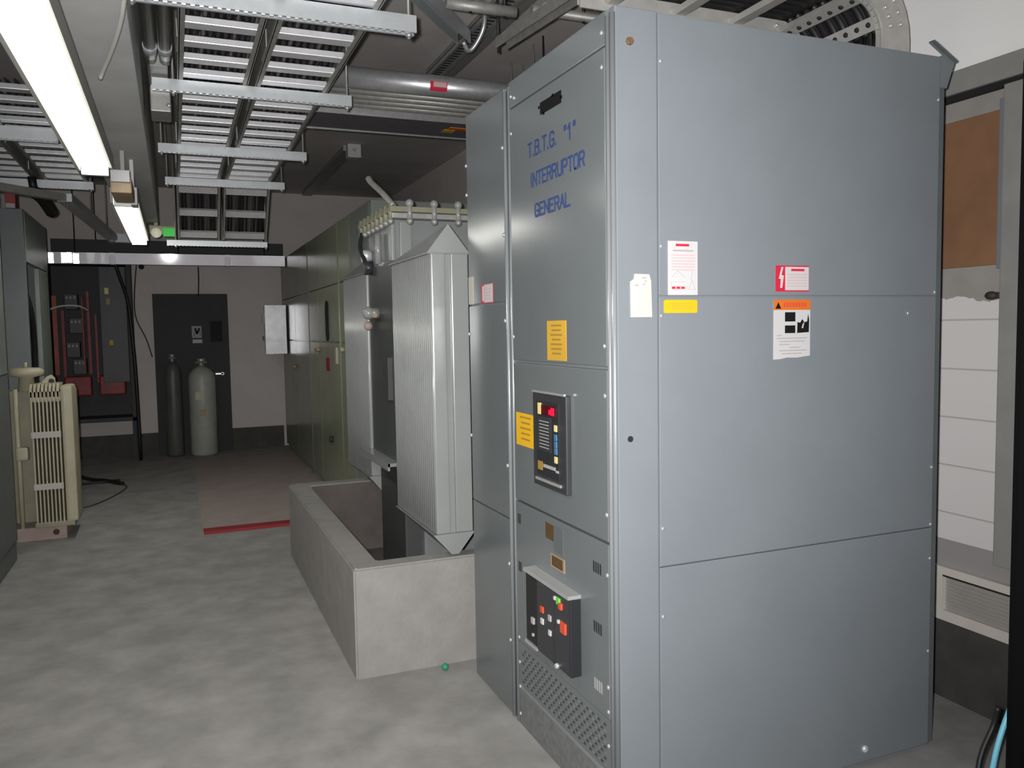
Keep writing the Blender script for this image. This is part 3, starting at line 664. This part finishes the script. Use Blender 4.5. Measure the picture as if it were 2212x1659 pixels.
MB().lathe((-1.03, 6.93, 1.10), [(0, 0), (.06, 0), (.05, .10), (.115, .115), (.12, .15), (.09, .17), (0, .17)], M['cream'], 20).cyl((-1.03, 6.93, 1.27), (-1.03, 6.93, 1.31), .012, M['cream'], 8).build('bushing_cover', ct_)
mb = MB(); mb.prism([(-.99, 1.08), (-.84, 1.08), (-.845, 1.19), (-.87, 1.215), (-.90, 1.20), (-.96, 1.12)], 'y', 6.93, 6.96, M['cream']); mb.cyl((-.868, 6.925, 1.165), (-.868, 6.932, 1.165), .02, M['darkknob'], 12); mb.build('lifting_lug', ct_)

# ------------------------------------------------------------------ STRIP LIGHTS
def strip_light(label, xc, y0, y1, zt):
    t = thing('fluorescent_light', label, 'strip light', (xc, (y0 + y1) / 2, zt))
    mb = MB(); w = .063
    mb.box(xc - w, xc + w, y0, y1, zt + .030, zt + .085, M['lampwhite'])
    mb.box(xc - w - .014, xc - w, y0, y1, zt - .004, zt + .09, M['lampside']); mb.box(xc + w, xc + w + .014, y0, y1, zt + .018, zt + .09, M['lampside'])
    mb.build('housing', t)
    for s in (-1, 1):
        MB().cyl((xc + s * .032, y0 + .05, zt + .006), (xc + s * .032, y1 - .05, zt + .006), .019, M['tube'], 12).build('tube', t, 'lit fluorescent tube')
    for y in (y0 + .015, y1 - .045): MB().box(xc - .06, xc + .06, y, y + .03, zt - .02, zt + .03, M['lampwhite'], bev=.003).build('lamp_holder', t)
    for y in (y0 + .3, y1 - .3): MB().box(xc - .02, xc + .02, y - .02, y + .02, zt + .085, 2.501, M['lampside']).build('hanger', t)
strip_light('lit fluorescent strip light nearest the camera at the top left', -.328, 1.95, 4.55, 2.305)
strip_light('lit fluorescent strip light farther along the beam', -.255, 5.60, 8.0, 2.315)
jb = thing('junction_box', 'tan wiring box between the two lit strip lights', 'electrical box', (-.23, 4.8, 2.3))
MB().box(-.275, -.175, 4.70, 5.05, 2.235, 2.31, M['tan'], bev=.008).build('box_body', jb)
MB().box(-.27, -.18, 4.66, 4.70, 2.285, 2.345, M['white'], bev=.004).build('clip', jb)
MB().box(-.235, -.215, 4.95, 4.98, 2.31, 2.501, M['lampside']).build('hanger', jb)
MB().box(-.20, -.165, 5.15, 5.28, 2.24, 2.34, M['white'], bev=.004).bar((-.19, 5.2, 2.33), (-.19, 5.2, 2.501), .02, .02, M['white']).build('end_bracket', jb)
el = thing('emergency_light', 'small emergency light with a green cover at the far end of the beam', 'emergency light', (-.06, 8.0, 2.45))
MB().box(-.17, .035, 7.96, 8.06, 2.395, 2.47, M['cream'], bev=.006).box(-.13, -.10, 8.0, 8.04, 2.46, 2.501, M['cream']).build('body', el)
MB().box(-.06, .04, 7.95, 7.965, 2.375, 2.45, M['exit'], bev=.004).build('green_cover', el, 'glowing green cover')
MB().lathe((0, 0, 0), [(0, 0), (.045, 0), (.04, .03), (0, .05)], M['lens'], 16).build('lamp_head', el, 'pale round lamp lens').matrix_local = Matrix.Translation(Vector((-.115 + .06, 7.965 - 8.0, 2.405 - 2.45))) @ Matrix.Rotation(pi / 2, 4, 'X')
tag(MB().tube([(-.083, 2.45, 2.62), (-.083, 2.58, 2.50), (-.098, 2.70, 2.478), (-.112, 2.83, 2.472), (-.139, 3.02, 2.47), (-.174, 3.23, 2.470), (-.203, 3.38, 2.466), (-.217, 3.44, 2.455)], .0075, M['cablew']).build('dangling_wire'), 'white wire dangling over the edge of the ceiling beam', 'wire')

# ------------------------------------------------------------------ OVERHEAD CABLE LADDERS
def ladder_y(label, x0, x1, y0, y1, z, slope=None, grp=None, sp=.2286, m='galvb'):
    t = thing('cable_ladder', label, 'cable tray', ((x0 + x1) / 2, y0, z), grp)
    rw = .022
    for x in (x0 + rw / 2, x1 - rw / 2):
        mb = MB()
        mb.box(x - .004, x + .004, y0, y1, z, z + .10, M['galvd']); s = 1 if x < (x0 + x1) / 2 else -1
        mb.box(min(x, x + s * .022), max(x, x + s * .022), y0, y1, z, z + .006, M['galvd']); mb.box(min(x, x + s * .022), max(x, x + s * .022), y0, y1, z + .094, z + .10, M['galvd'])
        if slope: mb.bar((x, y1 - .02, z + .05), (x, y1 + slope, z + .05 - slope), .012, .10, M['galvd'])
        for k in range(int((y1 - y0) / .9)):
            mb.box(x - .008, x + .008, y0 + .5 + k * .9, y0 + .7 + k * .9, z + .012, z + .088, M['galv'])
        mb.build('rail', t)
    y = y0 + .09
    while y < y1 - .03:
        MB().box(x0 + rw, x1 - rw, y - .036, y + .036, z + .006, z + .034, M[m], bev=.003).build('rung', t); y += sp
    if slope:
        for k in range(3):
            s = .09 + k * .162
            if s < slope: MB().bar((x0 + rw, y1 + s, z + .035 - s), (x1 - rw, y1 + s, z + .035 - s), .060, .024, M[m], up=(0, .7, .7)).build('rung', t)
    return t
TZ2 = 2.73
ladder_y('left-hand overhead cable ladder right of the ceiling beam', .055, .395, 2.35, 7.08, TZ2, .44, 'twin ladder trays over the aisle')
ladder_y('right-hand overhead cable ladder of the pair over the aisle', .415, .785, 2.35, 7.08, TZ2, .44, 'twin ladder trays over the aisle')
ladder_y('cable ladder at the left edge beyond the near strip light, its inner run', -.905, -.585, 4.72, 7.44, TZ2, None, 'ladder trays on the left', m='galv')
ladder_y('cable ladder over the left cabinets, the run nearest the left wall', -1.30, -.945, 4.72, 7.44, TZ2, None, 'ladder trays on the left', m='galv')
def cables(xa, xb, n, y0, y1, z, slope, where, grp):
    for k in range(n):
        x = xa + (xb - xa) * (k + .5) / n + random.uniform(-.003, .003); r = random.choice((.008, .010, .012))
        zz = z + .034 + r + .0005
        pts = [(x + random.uniform(-.002, .002), y0 + (y1 - y0) * i / 6, zz) for i in range(7)]
        if slope: pts[-1] = (x, y1 - .03, zz); pts += [(x, y1 + .08, z + .078 - .08), (x, y1 + .2, z + .078 - .2), (x, y1 + slope, z + .078 - slope)]
        m = M['cable2'] if k % 4 == 2 else M['cable']
        mb = MB(); mb.tube(pts, r, m, 7, 3); o = mb.build('power_cable')
        tag(o, f'{"grey" if k % 4 == 2 else "black"} cable in {where}, {ORD[k]} from its left rail', 'cable', grp)
cables(.085, .365, 9, 2.36, 7.08, TZ2, .42, 'the left-hand ladder over the aisle', 'cables in the left-hand ladder over the aisle')
cables(.445, .755, 10, 2.36, 7.08, TZ2, .42, 'the right-hand ladder over the aisle', 'cables in the right-hand ladder over the aisle')
cables(-.875, -.615, 6, 4.74, 7.43, TZ2, None, 'the ladder beyond the near strip light', 'cables in the left ladders')
cables(-1.27, -.975, 6, 4.74, 7.43, TZ2, None, 'the ladder over the left cabinets', 'cables in the left ladders')

def strut(label, x0, x1, y, ztop, rods, group, h=.045, w=.043, ceil=True):
    t = thing('support_channel', label, 'tray support', ((x0 + x1) / 2, y, ztop), group)
    mb = MB(); th = .004
    mb.box(x0, x1, y - w / 2, y + w / 2, ztop - th, ztop, M['strut'])
    mb.box(x0, x1, y - w / 2, y - w / 2 + th, ztop - h, ztop - th, M['strut']); mb.box(x0, x1, y + w / 2 - th, y + w / 2, ztop - h, ztop - th, M['strut'])
    mb.box(x0, x1, y - w / 2 + th, y - w / 2 + .013, ztop - h, ztop - h + .004, M['strut']); mb.box(x0, x1, y + w / 2 - .013, y + w / 2 - th, ztop - h, ztop - h + .004, M['strut'])
    n = int((x1 - x0) / .03)
    for k in range(n): mb.box(x0 + k * .03, x0 + k * .03 + .014, y - w / 2 + .009, y - w / 2 + .015, ztop - h - .004, ztop - h + .004, M['galv'])
    mb.build('channel', t)
    for x in rods:
        MB().cyl((x, y, ztop - h - .02), (x, y, CZ), .006, M['galvd'], 8).cyl((x, y, ztop - h - .012), (x, y, ztop - h), .013, M['galv'], 6).build('threaded_rod', t)
G1 = 'channels under the twin ladders'
strut('zinc channel under the twin ladders, nearest the camera', -.11, .925, 3.18, TZ2 - .001, (-.09, .90), G1, h=.065, w=.05)
strut('zinc channel under the twin ladders, second from the camera', -.05, .905, 4.34, TZ2 - .001, (.042, .885), G1, h=.055)
strut('zinc channel under the twin ladders, third from the camera', -.05, .885, 5.78, TZ2 - .001, (-.03, .865), G1, h=.055)
strut('zinc channel under the twin ladders where they bend down', -.02, .885, 6.985, TZ2 - .001, (-.005, .865), G1, h=.055)
strut('low zinc channel under the foot of the sloping twin ladders', -.03, .80, 7.64, 2.31, (.042, .79), G1)
strut('zinc channel under the left ladders, the nearer one', -1.36, -.60, 5.60, TZ2 - .001, (-1.34,), 'channels under the left ladders', h=.075, w=.06)
strut('zinc channel under the left ladders, the farther one', -1.42, -.555, 7.40, TZ2 - .001, (-1.40, -.572), 'channels under the left ladders', h=.06)

# conduits left of the ladders
for x, lab in ((-.050, 'grey conduit beside the beam, left one of the pair'), (.012, 'grey conduit next to the ladder, right one of the pair')):
    t = thing('conduit_pipe', lab, 'conduit', (x, 3.2, 2.77), 'pair of conduits beside the beam')
    MB().cyl((x, 1.6, 2.77), (x, 4.18, 2.77), .026, M['galvd'], 14).build('pipe', t)
    MB().cyl((x, 3.98, 2.77), (x, 4.10, 2.77), .030, M['galv'], 14).build('coupling', t, 'bright coupling ring')
    MB().cyl((x, 3.0, 2.79), (x, 3.0, CZ), .005, M['galvd'], 6).build('hanger_rod', t)
jb = thing('junction_box', 'dull steel junction box at the end of the two conduits', 'electrical box', (-.02, 4.6, 2.68))
MB().box(-.065, .030, 4.50, 4.72, 2.615, 2.735, M['galvd'], bev=.006).build('box_body', jb)
MB().box(-.06, .025, 4.49, 4.505, 2.70, 2.74, M['galv']).build('box_cover', jb)
MB().ball((.02, 4.49, 2.645), .012, M['screw'], seg=8).build('screw', jb)
MB().box(-.055, .02, 4.18, 4.50, 2.74, 2.80, M['galvd']).box(-.03, .0, 4.5, 4.72, 2.735, 2.80, M['galvd']).cyl((-.015, 4.6, 2.8), (-.015, 4.6, CZ), .005, M['galvd'], 6).build('mounting_bracket', jb)

# ------------------------------------------------------------------ CROSSING PIPES AND BUSWAY
t = thing('overhead_pipe', 'large pale galvanised pipe with a red label crossing to the tall cabinet', 'pipe', (1.8, 4.75, 2.95))
MB().cyl((.80, 4.72, 2.945), (2.79, 4.72, 2.945), .062, M['galv'], 24).build('pipe', t)
mb = MB()
def pa(x, a, r=.0635): return (x, 4.72 - r * math.cos(a), 2.945 + r * math.sin(a))
for x0, x1, a0, a1, m, r in ((1.44, 1.545, -.75, .15, 'red', .0635), (1.46, 1.54, -.35, .10, 'pink', .0642)):
    n = 6; vs = [pa(x, a0 + (a1 - a0) * k / n, r) for x in (x0, x1) for k in range(n + 1)]
    mb.faces(vs, [(k, k + 1, n + 2 + k, n + 1 + k) for k in range(n)], M[m], True)
mb.build('pipe_label', t, 'small red label')
for x in (.95, 2.2): MB().cyl((x, 4.72, 3.0), (x, 4.72, CZ), .006, M['cablek'], 8).build('hanger_rod', t)
for k, (y, z, r) in enumerate(((4.90, 2.93, .024), (5.00, 2.93, .024), (5.10, 2.932, .026), (5.20, 2.932, .026))):
    o = MB().cyl((.86, y, z), (2.79, y, z), r, M['galvd'], 14).build('conduit_pipe')
    tag(o, f'dull conduit crossing behind the large pale pipe, {ORD[k]} from that pipe', 'conduit', 'conduits behind the large pale pipe')
tp = thing('support_bracket', 'small hung channel carrying the dull conduits behind the large pale pipe', 'tray support', (2.2, 5.05, 2.9))
MB().box(2.18, 2.22, 4.86, 5.245, 2.885, 2.9059, M['galvd']).build('channel', tp)
for y in (4.868, 5.238): MB().cyl((2.2, y, 2.88), (2.2, y, CZ), .005, M['galvd'], 8).build('hanger_rod', tp)
bw = thing('cable_tray', 'dark slatted tray with an orange label crossing to the tall cabinet', 'cable tray', (1.8, 5.5, 2.85))
mb = MB(); mb.box(.87, 2.79, 5.28, 5.70, 2.895, 2.905, M['galvd'])
for k in range(9): mb.box(.87, 2.79, 5.31 + k * .043, 5.325 + k * .043, 2.885, 2.896, M['cable2'])
mb.build('tray_bottom', bw)
for y in (5.27, 5.705): MB().box(.87, 2.79, y - .008, y + .008, 2.88, 2.97, M['galv']).build('side_rail', bw)
MB().box(1.78, 1.86, 5.46, 5.53, 2.880, 2.885, M['yellow2']).box(1.80, 1.93, 5.39, 5.45, 2.880, 2.885, M['orange']).build('tray_label', bw, 'orange and yellow label')
for x in (1.0, 2.3): MB().cyl((x, 5.27, 2.97), (x, 5.27, CZ), .006, M['galvd'], 8).build('hanger_rod', bw)

# ceiling bits
t = thing('smoke_detector', 'small white square detector under the dark ceiling', 'detector', (1.69, 8.05, 3.24))
MB().box(1.625, 1.755, 8.0, 8.12, 3.19, 3.32, M['white'], bev=.008).build('base_box', t)
MB().prism([(1.665, 3.275), (1.715, 3.275), (1.69, 3.235)], 'y', 7.992, 8.0, M['inkgrey']).build('dark_mark', t)
tag(MB().box(1.60, 1.72, 8.1, 10.9, 3.27, 3.32, M['galvd']).build('ceiling_trunking'), 'dim trunking on the ceiling running back from the white detector', 'trunking')
mb = MB(); mb.box(1.70, 1.90, 4.05, 5.60, 3.285, 3.32, M['galvd']).box(1.70, 1.715, 4.05, 5.60, 3.26, 3.29, M['galv']).box(1.795, 1.81, 4.05, 5.60, 3.26, 3.29, M['galv'])
for k in range(30): mb.box(1.718, 1.79, 4.10 + k * .05, 4.115 + k * .05, 3.281, 3.286, M['gap'])
tag(mb.build('slotted_channel'), 'slotted grey channel fixed to the ceiling beyond the braces', 'channel')
t = thing('support_brace', 'sloping grey channel brace at the top, pointing away from the ladders', 'brace', (1.4, 4.2, 3.2))
mb = MB(); mb.bar((1.05, 3.55, 3.02), (1.545, 4.35, 3.14), .075, .012, M['strut']); mb.bar((1.02, 3.57, 2.99), (1.515, 4.37, 3.11), .006, .07, M['strut']); mb.bar((1.08, 3.53, 2.99), (1.575, 4.33, 3.11), .006, .07, M['strut']); mb.build('channel', t)
MB().tube([(1.58, 4.20, 3.30), (1.64, 4.28, 3.26), (1.66, 4.34, 3.18), (1.63, 4.38, 3.10), (1.59, 4.40, 3.06), (1.55, 4.38, 3.10)], .014, M['galv']).build('hook_strap', t)
MB().cyl((1.3, 3.95, 3.08), (1.3, 3.95, CZ), .006, M['galvd'], 8).cyl((1.06, 3.56, 3.02), (1.06, 3.56, CZ), .006, M['galvd'], 8).build('hanger_rod', t)
t = thing('support_strut', 'grey channel strut running over the corner of the tall cabinet', 'brace', (1.8, 3.6, 3.0))
mb = MB(); mb.bar((1.605, 3.95, 2.98), (1.71, 3.05, 2.98), .06, .008, M['galv']); mb.bar((1.575, 3.95, 2.955), (1.68, 3.05, 2.955), .005, .05, M['galvd']); mb.bar((1.635, 3.95, 2.955), (1.74, 3.05, 2.955), .005, .05, M['galvd']); mb.build('channel', t)
MB().cyl((1.60, 3.98, 2.92), (1.60, 3.98, CZ), .007, M['cablek'], 8).cyl((1.72, 3.0, 2.92), (1.72, 3.0, CZ), .007, M['cablek'], 8).build('threaded_rod', t)
for k, (y, z, x0, x1, r, lab) in enumerate(((3.62, 2.985, 1.20, 1.545, .026, 'pale conduit along the top of the photo over the slotted channel'), (3.78, 3.078, 1.70, 2.79, .024, 'dark conduit disappearing behind the top of the lettered cabinet'))):
    t = thing('conduit_pipe', lab, 'conduit', (x0, y, z))
    MB().cyl((x0, y, z), (x1, y, z), r, M['galvd'], 12).build('pipe', t)
    if k == 1: MB().ball((1.785, 3.735, 3.075), .035, M['galvb'], sx=1.5, seg=12).build('coupling', t, 'bright ball added to catch a flash glint')  # ball added as a round reflector for the flash
    for x in (x0 + .12, x0 + .29): MB().cyl((x, y, z - .03), (x, y, CZ), .008, M['cablek'], 8).build('hanger_rod', t)

# ------------------------------------------------------------------ FAR CROSSINGS ON THE LEFT
t = thing('wire_duct', 'grey square duct bending towards the back above the left cabinets', 'duct', (-.8, 8, 2.55))
mb = MB(); mb.bar((-1.25, 6.52, 2.55), (-.72, 7.10, 2.55), .06, .055, M['galvd']).bar((-.73, 7.06, 2.55), (-.575, 9.85, 2.55), .10, .06, M['strut']).bar((-.62, 9.83, 2.55), (-.27, 9.90, 2.55), .10, .09, M['strut']); mb.build('duct_run', t)
MB().ball((-.585, 9.78, 2.53), .04, M['strut'], seg=10).build('elbow', t)
for p in ((-.66, 8.4), (-.60, 9.4)): MB().cyl((*p, 2.57), (*p, CZ), .006, M['galvd'], 8).build('hanger_rod', t)
tag(MB().tube([(-.96, 7.30, 2.62), (-.93, 7.50, 2.60), (-.90, 7.75, 2.53)], .05, M['cablek']).tube([(-.96, 7.3, 2.62), (-.97, 7.28, 2.73)], .03, M['cablek']).build('cable_end'), 'black cable end drooping from the left ladder', 'cable')
rbo = thing('red_box', 'small dark red box on top of the open-fronted left cabinet', 'box', (-1.1, 7.3, 2.48))
MB().box(-1.155, -1.085, 7.27, 7.36, 2.485, 2.64, M['busred'], bev=.004).build('box_body', rbo)
MB().box(-1.15, -1.09, 7.262, 7.27, 2.485, 2.52, M['inkgrey']).build('foot_plate', rbo)
t = thing('wireway', 'shiny aluminium wireway crossing the aisle before the back wall', 'wireway', (0, 10.4, 2.37))
MB().prism([(10.332, 2.435), (10.46, 2.435), (10.46, 2.31), (10.343, 2.31)], 'x', -1.43, 1.285, M['alu']).build('trunk', t)
for x, w, dz in ((-1.36, .036, 0), (-1.29, .03, .004), (-1.232, .03, -.004), (-1.105, .03, 0), (-1.05, .03, .004), (-.985, .035, -.006)):
    mb = MB(); c = Vector((x, 10.325, 2.372 + dz)); d = (Vector((0, 0, 1.5)) - c).normalized(); r = d.cross(Vector((0, 0, 1))).normalized(); uu = r.cross(d)
    mb.bar(c - uu * .055, c + uu * .055, w * 1.6, .003, M['glint'], up=d); mb.build('glint_plate', t, 'small shiny plate added to throw back the flash as a white glint')  # plates added and turned to the flash to make white glints
for x in (-1.0, .08, 1.05): MB().cyl((x, 10.40, 2.43), (x, 10.40, CZ), .006, M['cablek'], 8).build('hanger_rod', t)
for x in (-.62, .62): MB().box(x - .03, x + .03, 10.334, 10.466, 2.305, 2.44, M['alu'], bev=.003).build('joint_band', t)
MB().ball((-.325, 10.36, 2.285), .03, M['gap'], seg=10).build('knob', t)
t = thing('overhead_trunking', 'black cable trunk running just above the shiny wireway', 'trunking', (0, 10.55, 2.5))
MB().box(-1.25, 1.285, 10.50, 10.66, 2.455, 2.60, M['rack'], bev=.006).build('trunk', t)
for x in (-.8, .6): MB().cyl((x, 10.58, 2.6), (x, 10.58, CZ), .006, M['cablek'], 8).build('hanger_rod', t)

# ------------------------------------------------------------------ LADDER BENDING DOWN BEHIND THE TALL CABINET
lt = thing('cable_ladder', 'pale cable ladder bending down behind the tall lettered cabinet', 'cable tray', (2.2, 2.5, 2.7))
R0 = .20; cxx, czz = 2.31, 2.55
def arc(r, a): return (cxx + r * math.sin(a), czz + r * math.cos(a))
for y in (2.30, 2.74):
    mb = MB()
    pts_o = [(1.42, czz + R0 + .065)] + [arc(R0 + .065, a * pi / 2 / 8) for a in range(9)] + [(cxx + R0 + .065, 2.05)]
    pts_i = [(1.42, czz + R0 - .065)] + [arc(R0 - .065, a * pi / 2 / 8) for a in range(9)] + [(cxx + R0 - .065, 2.05)]
    n = len(pts_o)
    vs = [(p[0], yy, p[1]) for yy in (y - .005, y + .005) for p in pts_o + pts_i]
    fs = []
    for k in range(n - 1):
        fs += [(k, k + 1, n + k + 1, n + k), (2 * n + k, 3 * n + k, 3 * n + k + 1, 2 * n + k + 1), (k, 2 * n + k, 2 * n + k + 1, k + 1), (n + k, n + k + 1, 3 * n + k + 1, 3 * n + k)]
    mb.faces(vs, fs, M['ladder'])
    s = 1 if y < 2.5 else -1
    for P in (pts_o, pts_i):
        for k in range(n - 1):
            mb.bar((P[k][0], y + s * .014, P[k][1]), (P[k + 1][0], y + s * .014, P[k + 1][1]), .028, .008, M['ladder'], up=(0, 1, 0))
    mb.build('rail', lt)
    for a in (.1, .95, 1.15, 1.35):
        for r in (R0 - .028, R0 + .022):
            x, z = arc(r, a * 1.0); MB().ball((x, y - .008, z), .009, M['screw'], seg=8).build('bolt', lt)
for x in (1.55, 1.85, 2.12):
    MB().box(x - .022, x + .022, 2.306, 2.734, czz + R0 - .055, czz + R0 - .030, M['ladder']).build('rung', lt)
for a in (.35, 1.15):
    x, z = arc(R0 - .046, a); mb = MB(); mb.bar((x, 2.306, z), (x, 2.734, z), .05, .026, M['ladder'], up=(math.sin(a), 0, math.cos(a)))
    for k in range(7): mb.ball((x - .014 * math.sin(a), 2.36 + k * .055, z - .012 * math.cos(a)), .010, M['gap'], seg=8)
    mb.build('rung', lt)
for x in (1.50, 1.95): MB().cyl((x, 2.75, 2.68), (x, 2.75, CZ), .007, M['galvd'], 8).build('hanger_rod', lt)
for k in range(9):
    y = 2.34 + k * .045; rr = R0 - .004 + .0; r = .017
    pts = [(1.44, y, czz + rr)] + [(arc(rr, a * pi / 2 / 6)[0], y, arc(rr, a * pi / 2 / 6)[1]) for a in range(7)] + [(cxx + rr, y, 2.06)]
    o = MB().tube(pts, r, M['cablek'] if k % 3 else M['cable'], 8, 3).build('power_cable')
    tag(o, f'black cable in the pale ladder bending behind the tall cabinet, {ORD[k]} from the camera', 'cable', 'cables in the ladder behind the tall cabinet')

# ------------------------------------------------------------------ RIGHT WALL THINGS
b = thing('wall_board', 'brown board closing an opening in the right wall', 'board', (RX, 2.3, 1.7))
MB().box(RX - .012, RX, 2.085, 2.75, 1.705, 2.262, M['board'], bev=.003).build('panel', b)
MB().box(RX - .016, RX, 2.058, 2.085, 1.69, 2.30, M['steel'], bev=.003).box(RX - .020, RX - .014, 2.052, 2.062, 1.70, 2.30, M['galv']).build('edge_strip', b, 'thin grey metal strip on its near edge')
tag(MB().cyl((RX, 2.075, 1.592), (RX - .03, 2.075, 1.592), .012, M['darkknob'], 8).ball((RX - .03, 2.09, 1.592), .016, M['darkknob'], sy=1.6, seg=8).build('wall_plug'), 'small dark plug sticking out below the brown board', 'plug')
v = thing('vent_grille', 'cream vent grille low on the right wall', 'vent', (RX, 2.2, .4))
mb = MB(); mb.box(RX - .030, RX, 2.270, 2.315, .318, .532, M['ventw']).box(RX - .030, RX, 1.985, 2.270, .318, .36, M['ventw']).box(RX - .030, RX, 1.985, 2.270, .500, .532, M['ventw']).box(RX - .030, RX, 1.95, 1.985, .318, .532, M['ventw']); mb.build('vent_frame', v)
mb = MB(); mb.box(RX - .010, RX - .004, 1.985, 2.270, .36, .50, M['cement'])
for k in range(9): mb.bar((RX - .012, 1.985, .367 + k * .015), (RX - .012, 2.270, .367 + k * .015), .006, .002, M['ventd'], up=(.5, 0, .8))
mb.build('slats', v)
MB().box(RX - .030, RX, 1.985, 2.270, .494, .501, M['gap']).build('shadow_strip', v)  # solid black strip standing in for shade under the top rail
nb = thing('equipment_case', 'tall matt black case cut off by the right edge', 'case', (2.45, 1.4, 0))
MB().box(2.212, 2.72, 1.18, 1.60, .012, 2.25, M['nearblack'], bev=.03).build('shell', nb)
for x in (2.28, 2.65):
    for y in (1.24, 1.54): MB().cyl((x, y, 0), (x, y, .02), .025, M['nearblack'], 10).build('foot', nb)
tag(MB().tube([(2.37, 1.63, .56), (2.355, 1.645, .43), (2.328, 1.655, .33), (2.282, 1.655, .24), (2.232, 1.64, .165), (2.165, 1.6, .09), (2.12, 1.50, .02), (2.10, 1.40, .011), (2.08, 1.25, .010)], .0085, M['cableb']).build('blue_cord'), 'bright light blue cord hanging at the lower right corner', 'cord')
tag(MB().tube([(2.205, 1.61, .36), (2.20, 1.62, .30), (2.155, 1.62, .23), (2.125, 1.61, .17), (2.09, 1.58, .09), (2.03, 1.5, .010), (1.9, 1.4, .009)], .0085, M['cablek']).build('black_cord'), 'thin black cord left of the blue one on the floor', 'cord')

# ------------------------------------------------------------------ LIGHT
fl = bpy.data.lights.new('camera_flash', 'SPOT'); fl.energy = 560; fl.spot_size = math.radians(111); fl.spot_blend = 1.0; fl.shadow_soft_size = .02; fl.color = (1, .985, .985)
flo = bpy.data.objects.new('camera_flash', fl); COL.objects.link(flo)

w = bpy.data.worlds.new('World'); SC.world = w; w.use_nodes = True
w.node_tree.nodes['Background'].inputs[0].default_value = (.02, .02, .02, 1); w.node_tree.nodes['Background'].inputs[1].default_value = .1

# ------------------------------------------------------------------ CAMERA
yaw, pit, rol = math.radians(22.4561), math.radians(-3.8926), math.radians(-.955)
F = Vector((math.sin(yaw) * math.cos(pit), math.cos(yaw) * math.cos(pit), math.sin(pit)))
R = Vector((math.cos(yaw), -math.sin(yaw), 0)); U = R.cross(F)
R2 = R * math.cos(rol) + U * math.sin(rol); U2 = U * math.cos(rol) - R * math.sin(rol)
cd = bpy.data.cameras.new('camera'); cam = bpy.data.objects.new('camera', cd); COL.objects.link(cam)
cd.sensor_width = 36; cd.lens = 1754.0 / 2212 * 36; cd.clip_start = .05
rot = Matrix((R2, U2, -F)).transposed().to_4x4()
cam.matrix_world = Matrix.Translation((0, 0, 1.5)) @ rot
SC.camera = cam
flo.matrix_world = Matrix.Translation(Vector((0, 0, 1.5)) + U2 * .035 - R2 * .05) @ (rot @ Matrix.Rotation(math.radians(4), 4, 'Y') @ Matrix.Rotation(math.radians(3), 4, 'X'))

SC.view_settings.view_transform = 'Standard'; SC.view_settings.look = 'None'
SC.view_settings.exposure = 0; SC.view_settings.gamma = 1; SC.view_settings.use_curve_mapping = False
SC.cycles.use_denoising = True
SC.cycles.max_bounces = 6
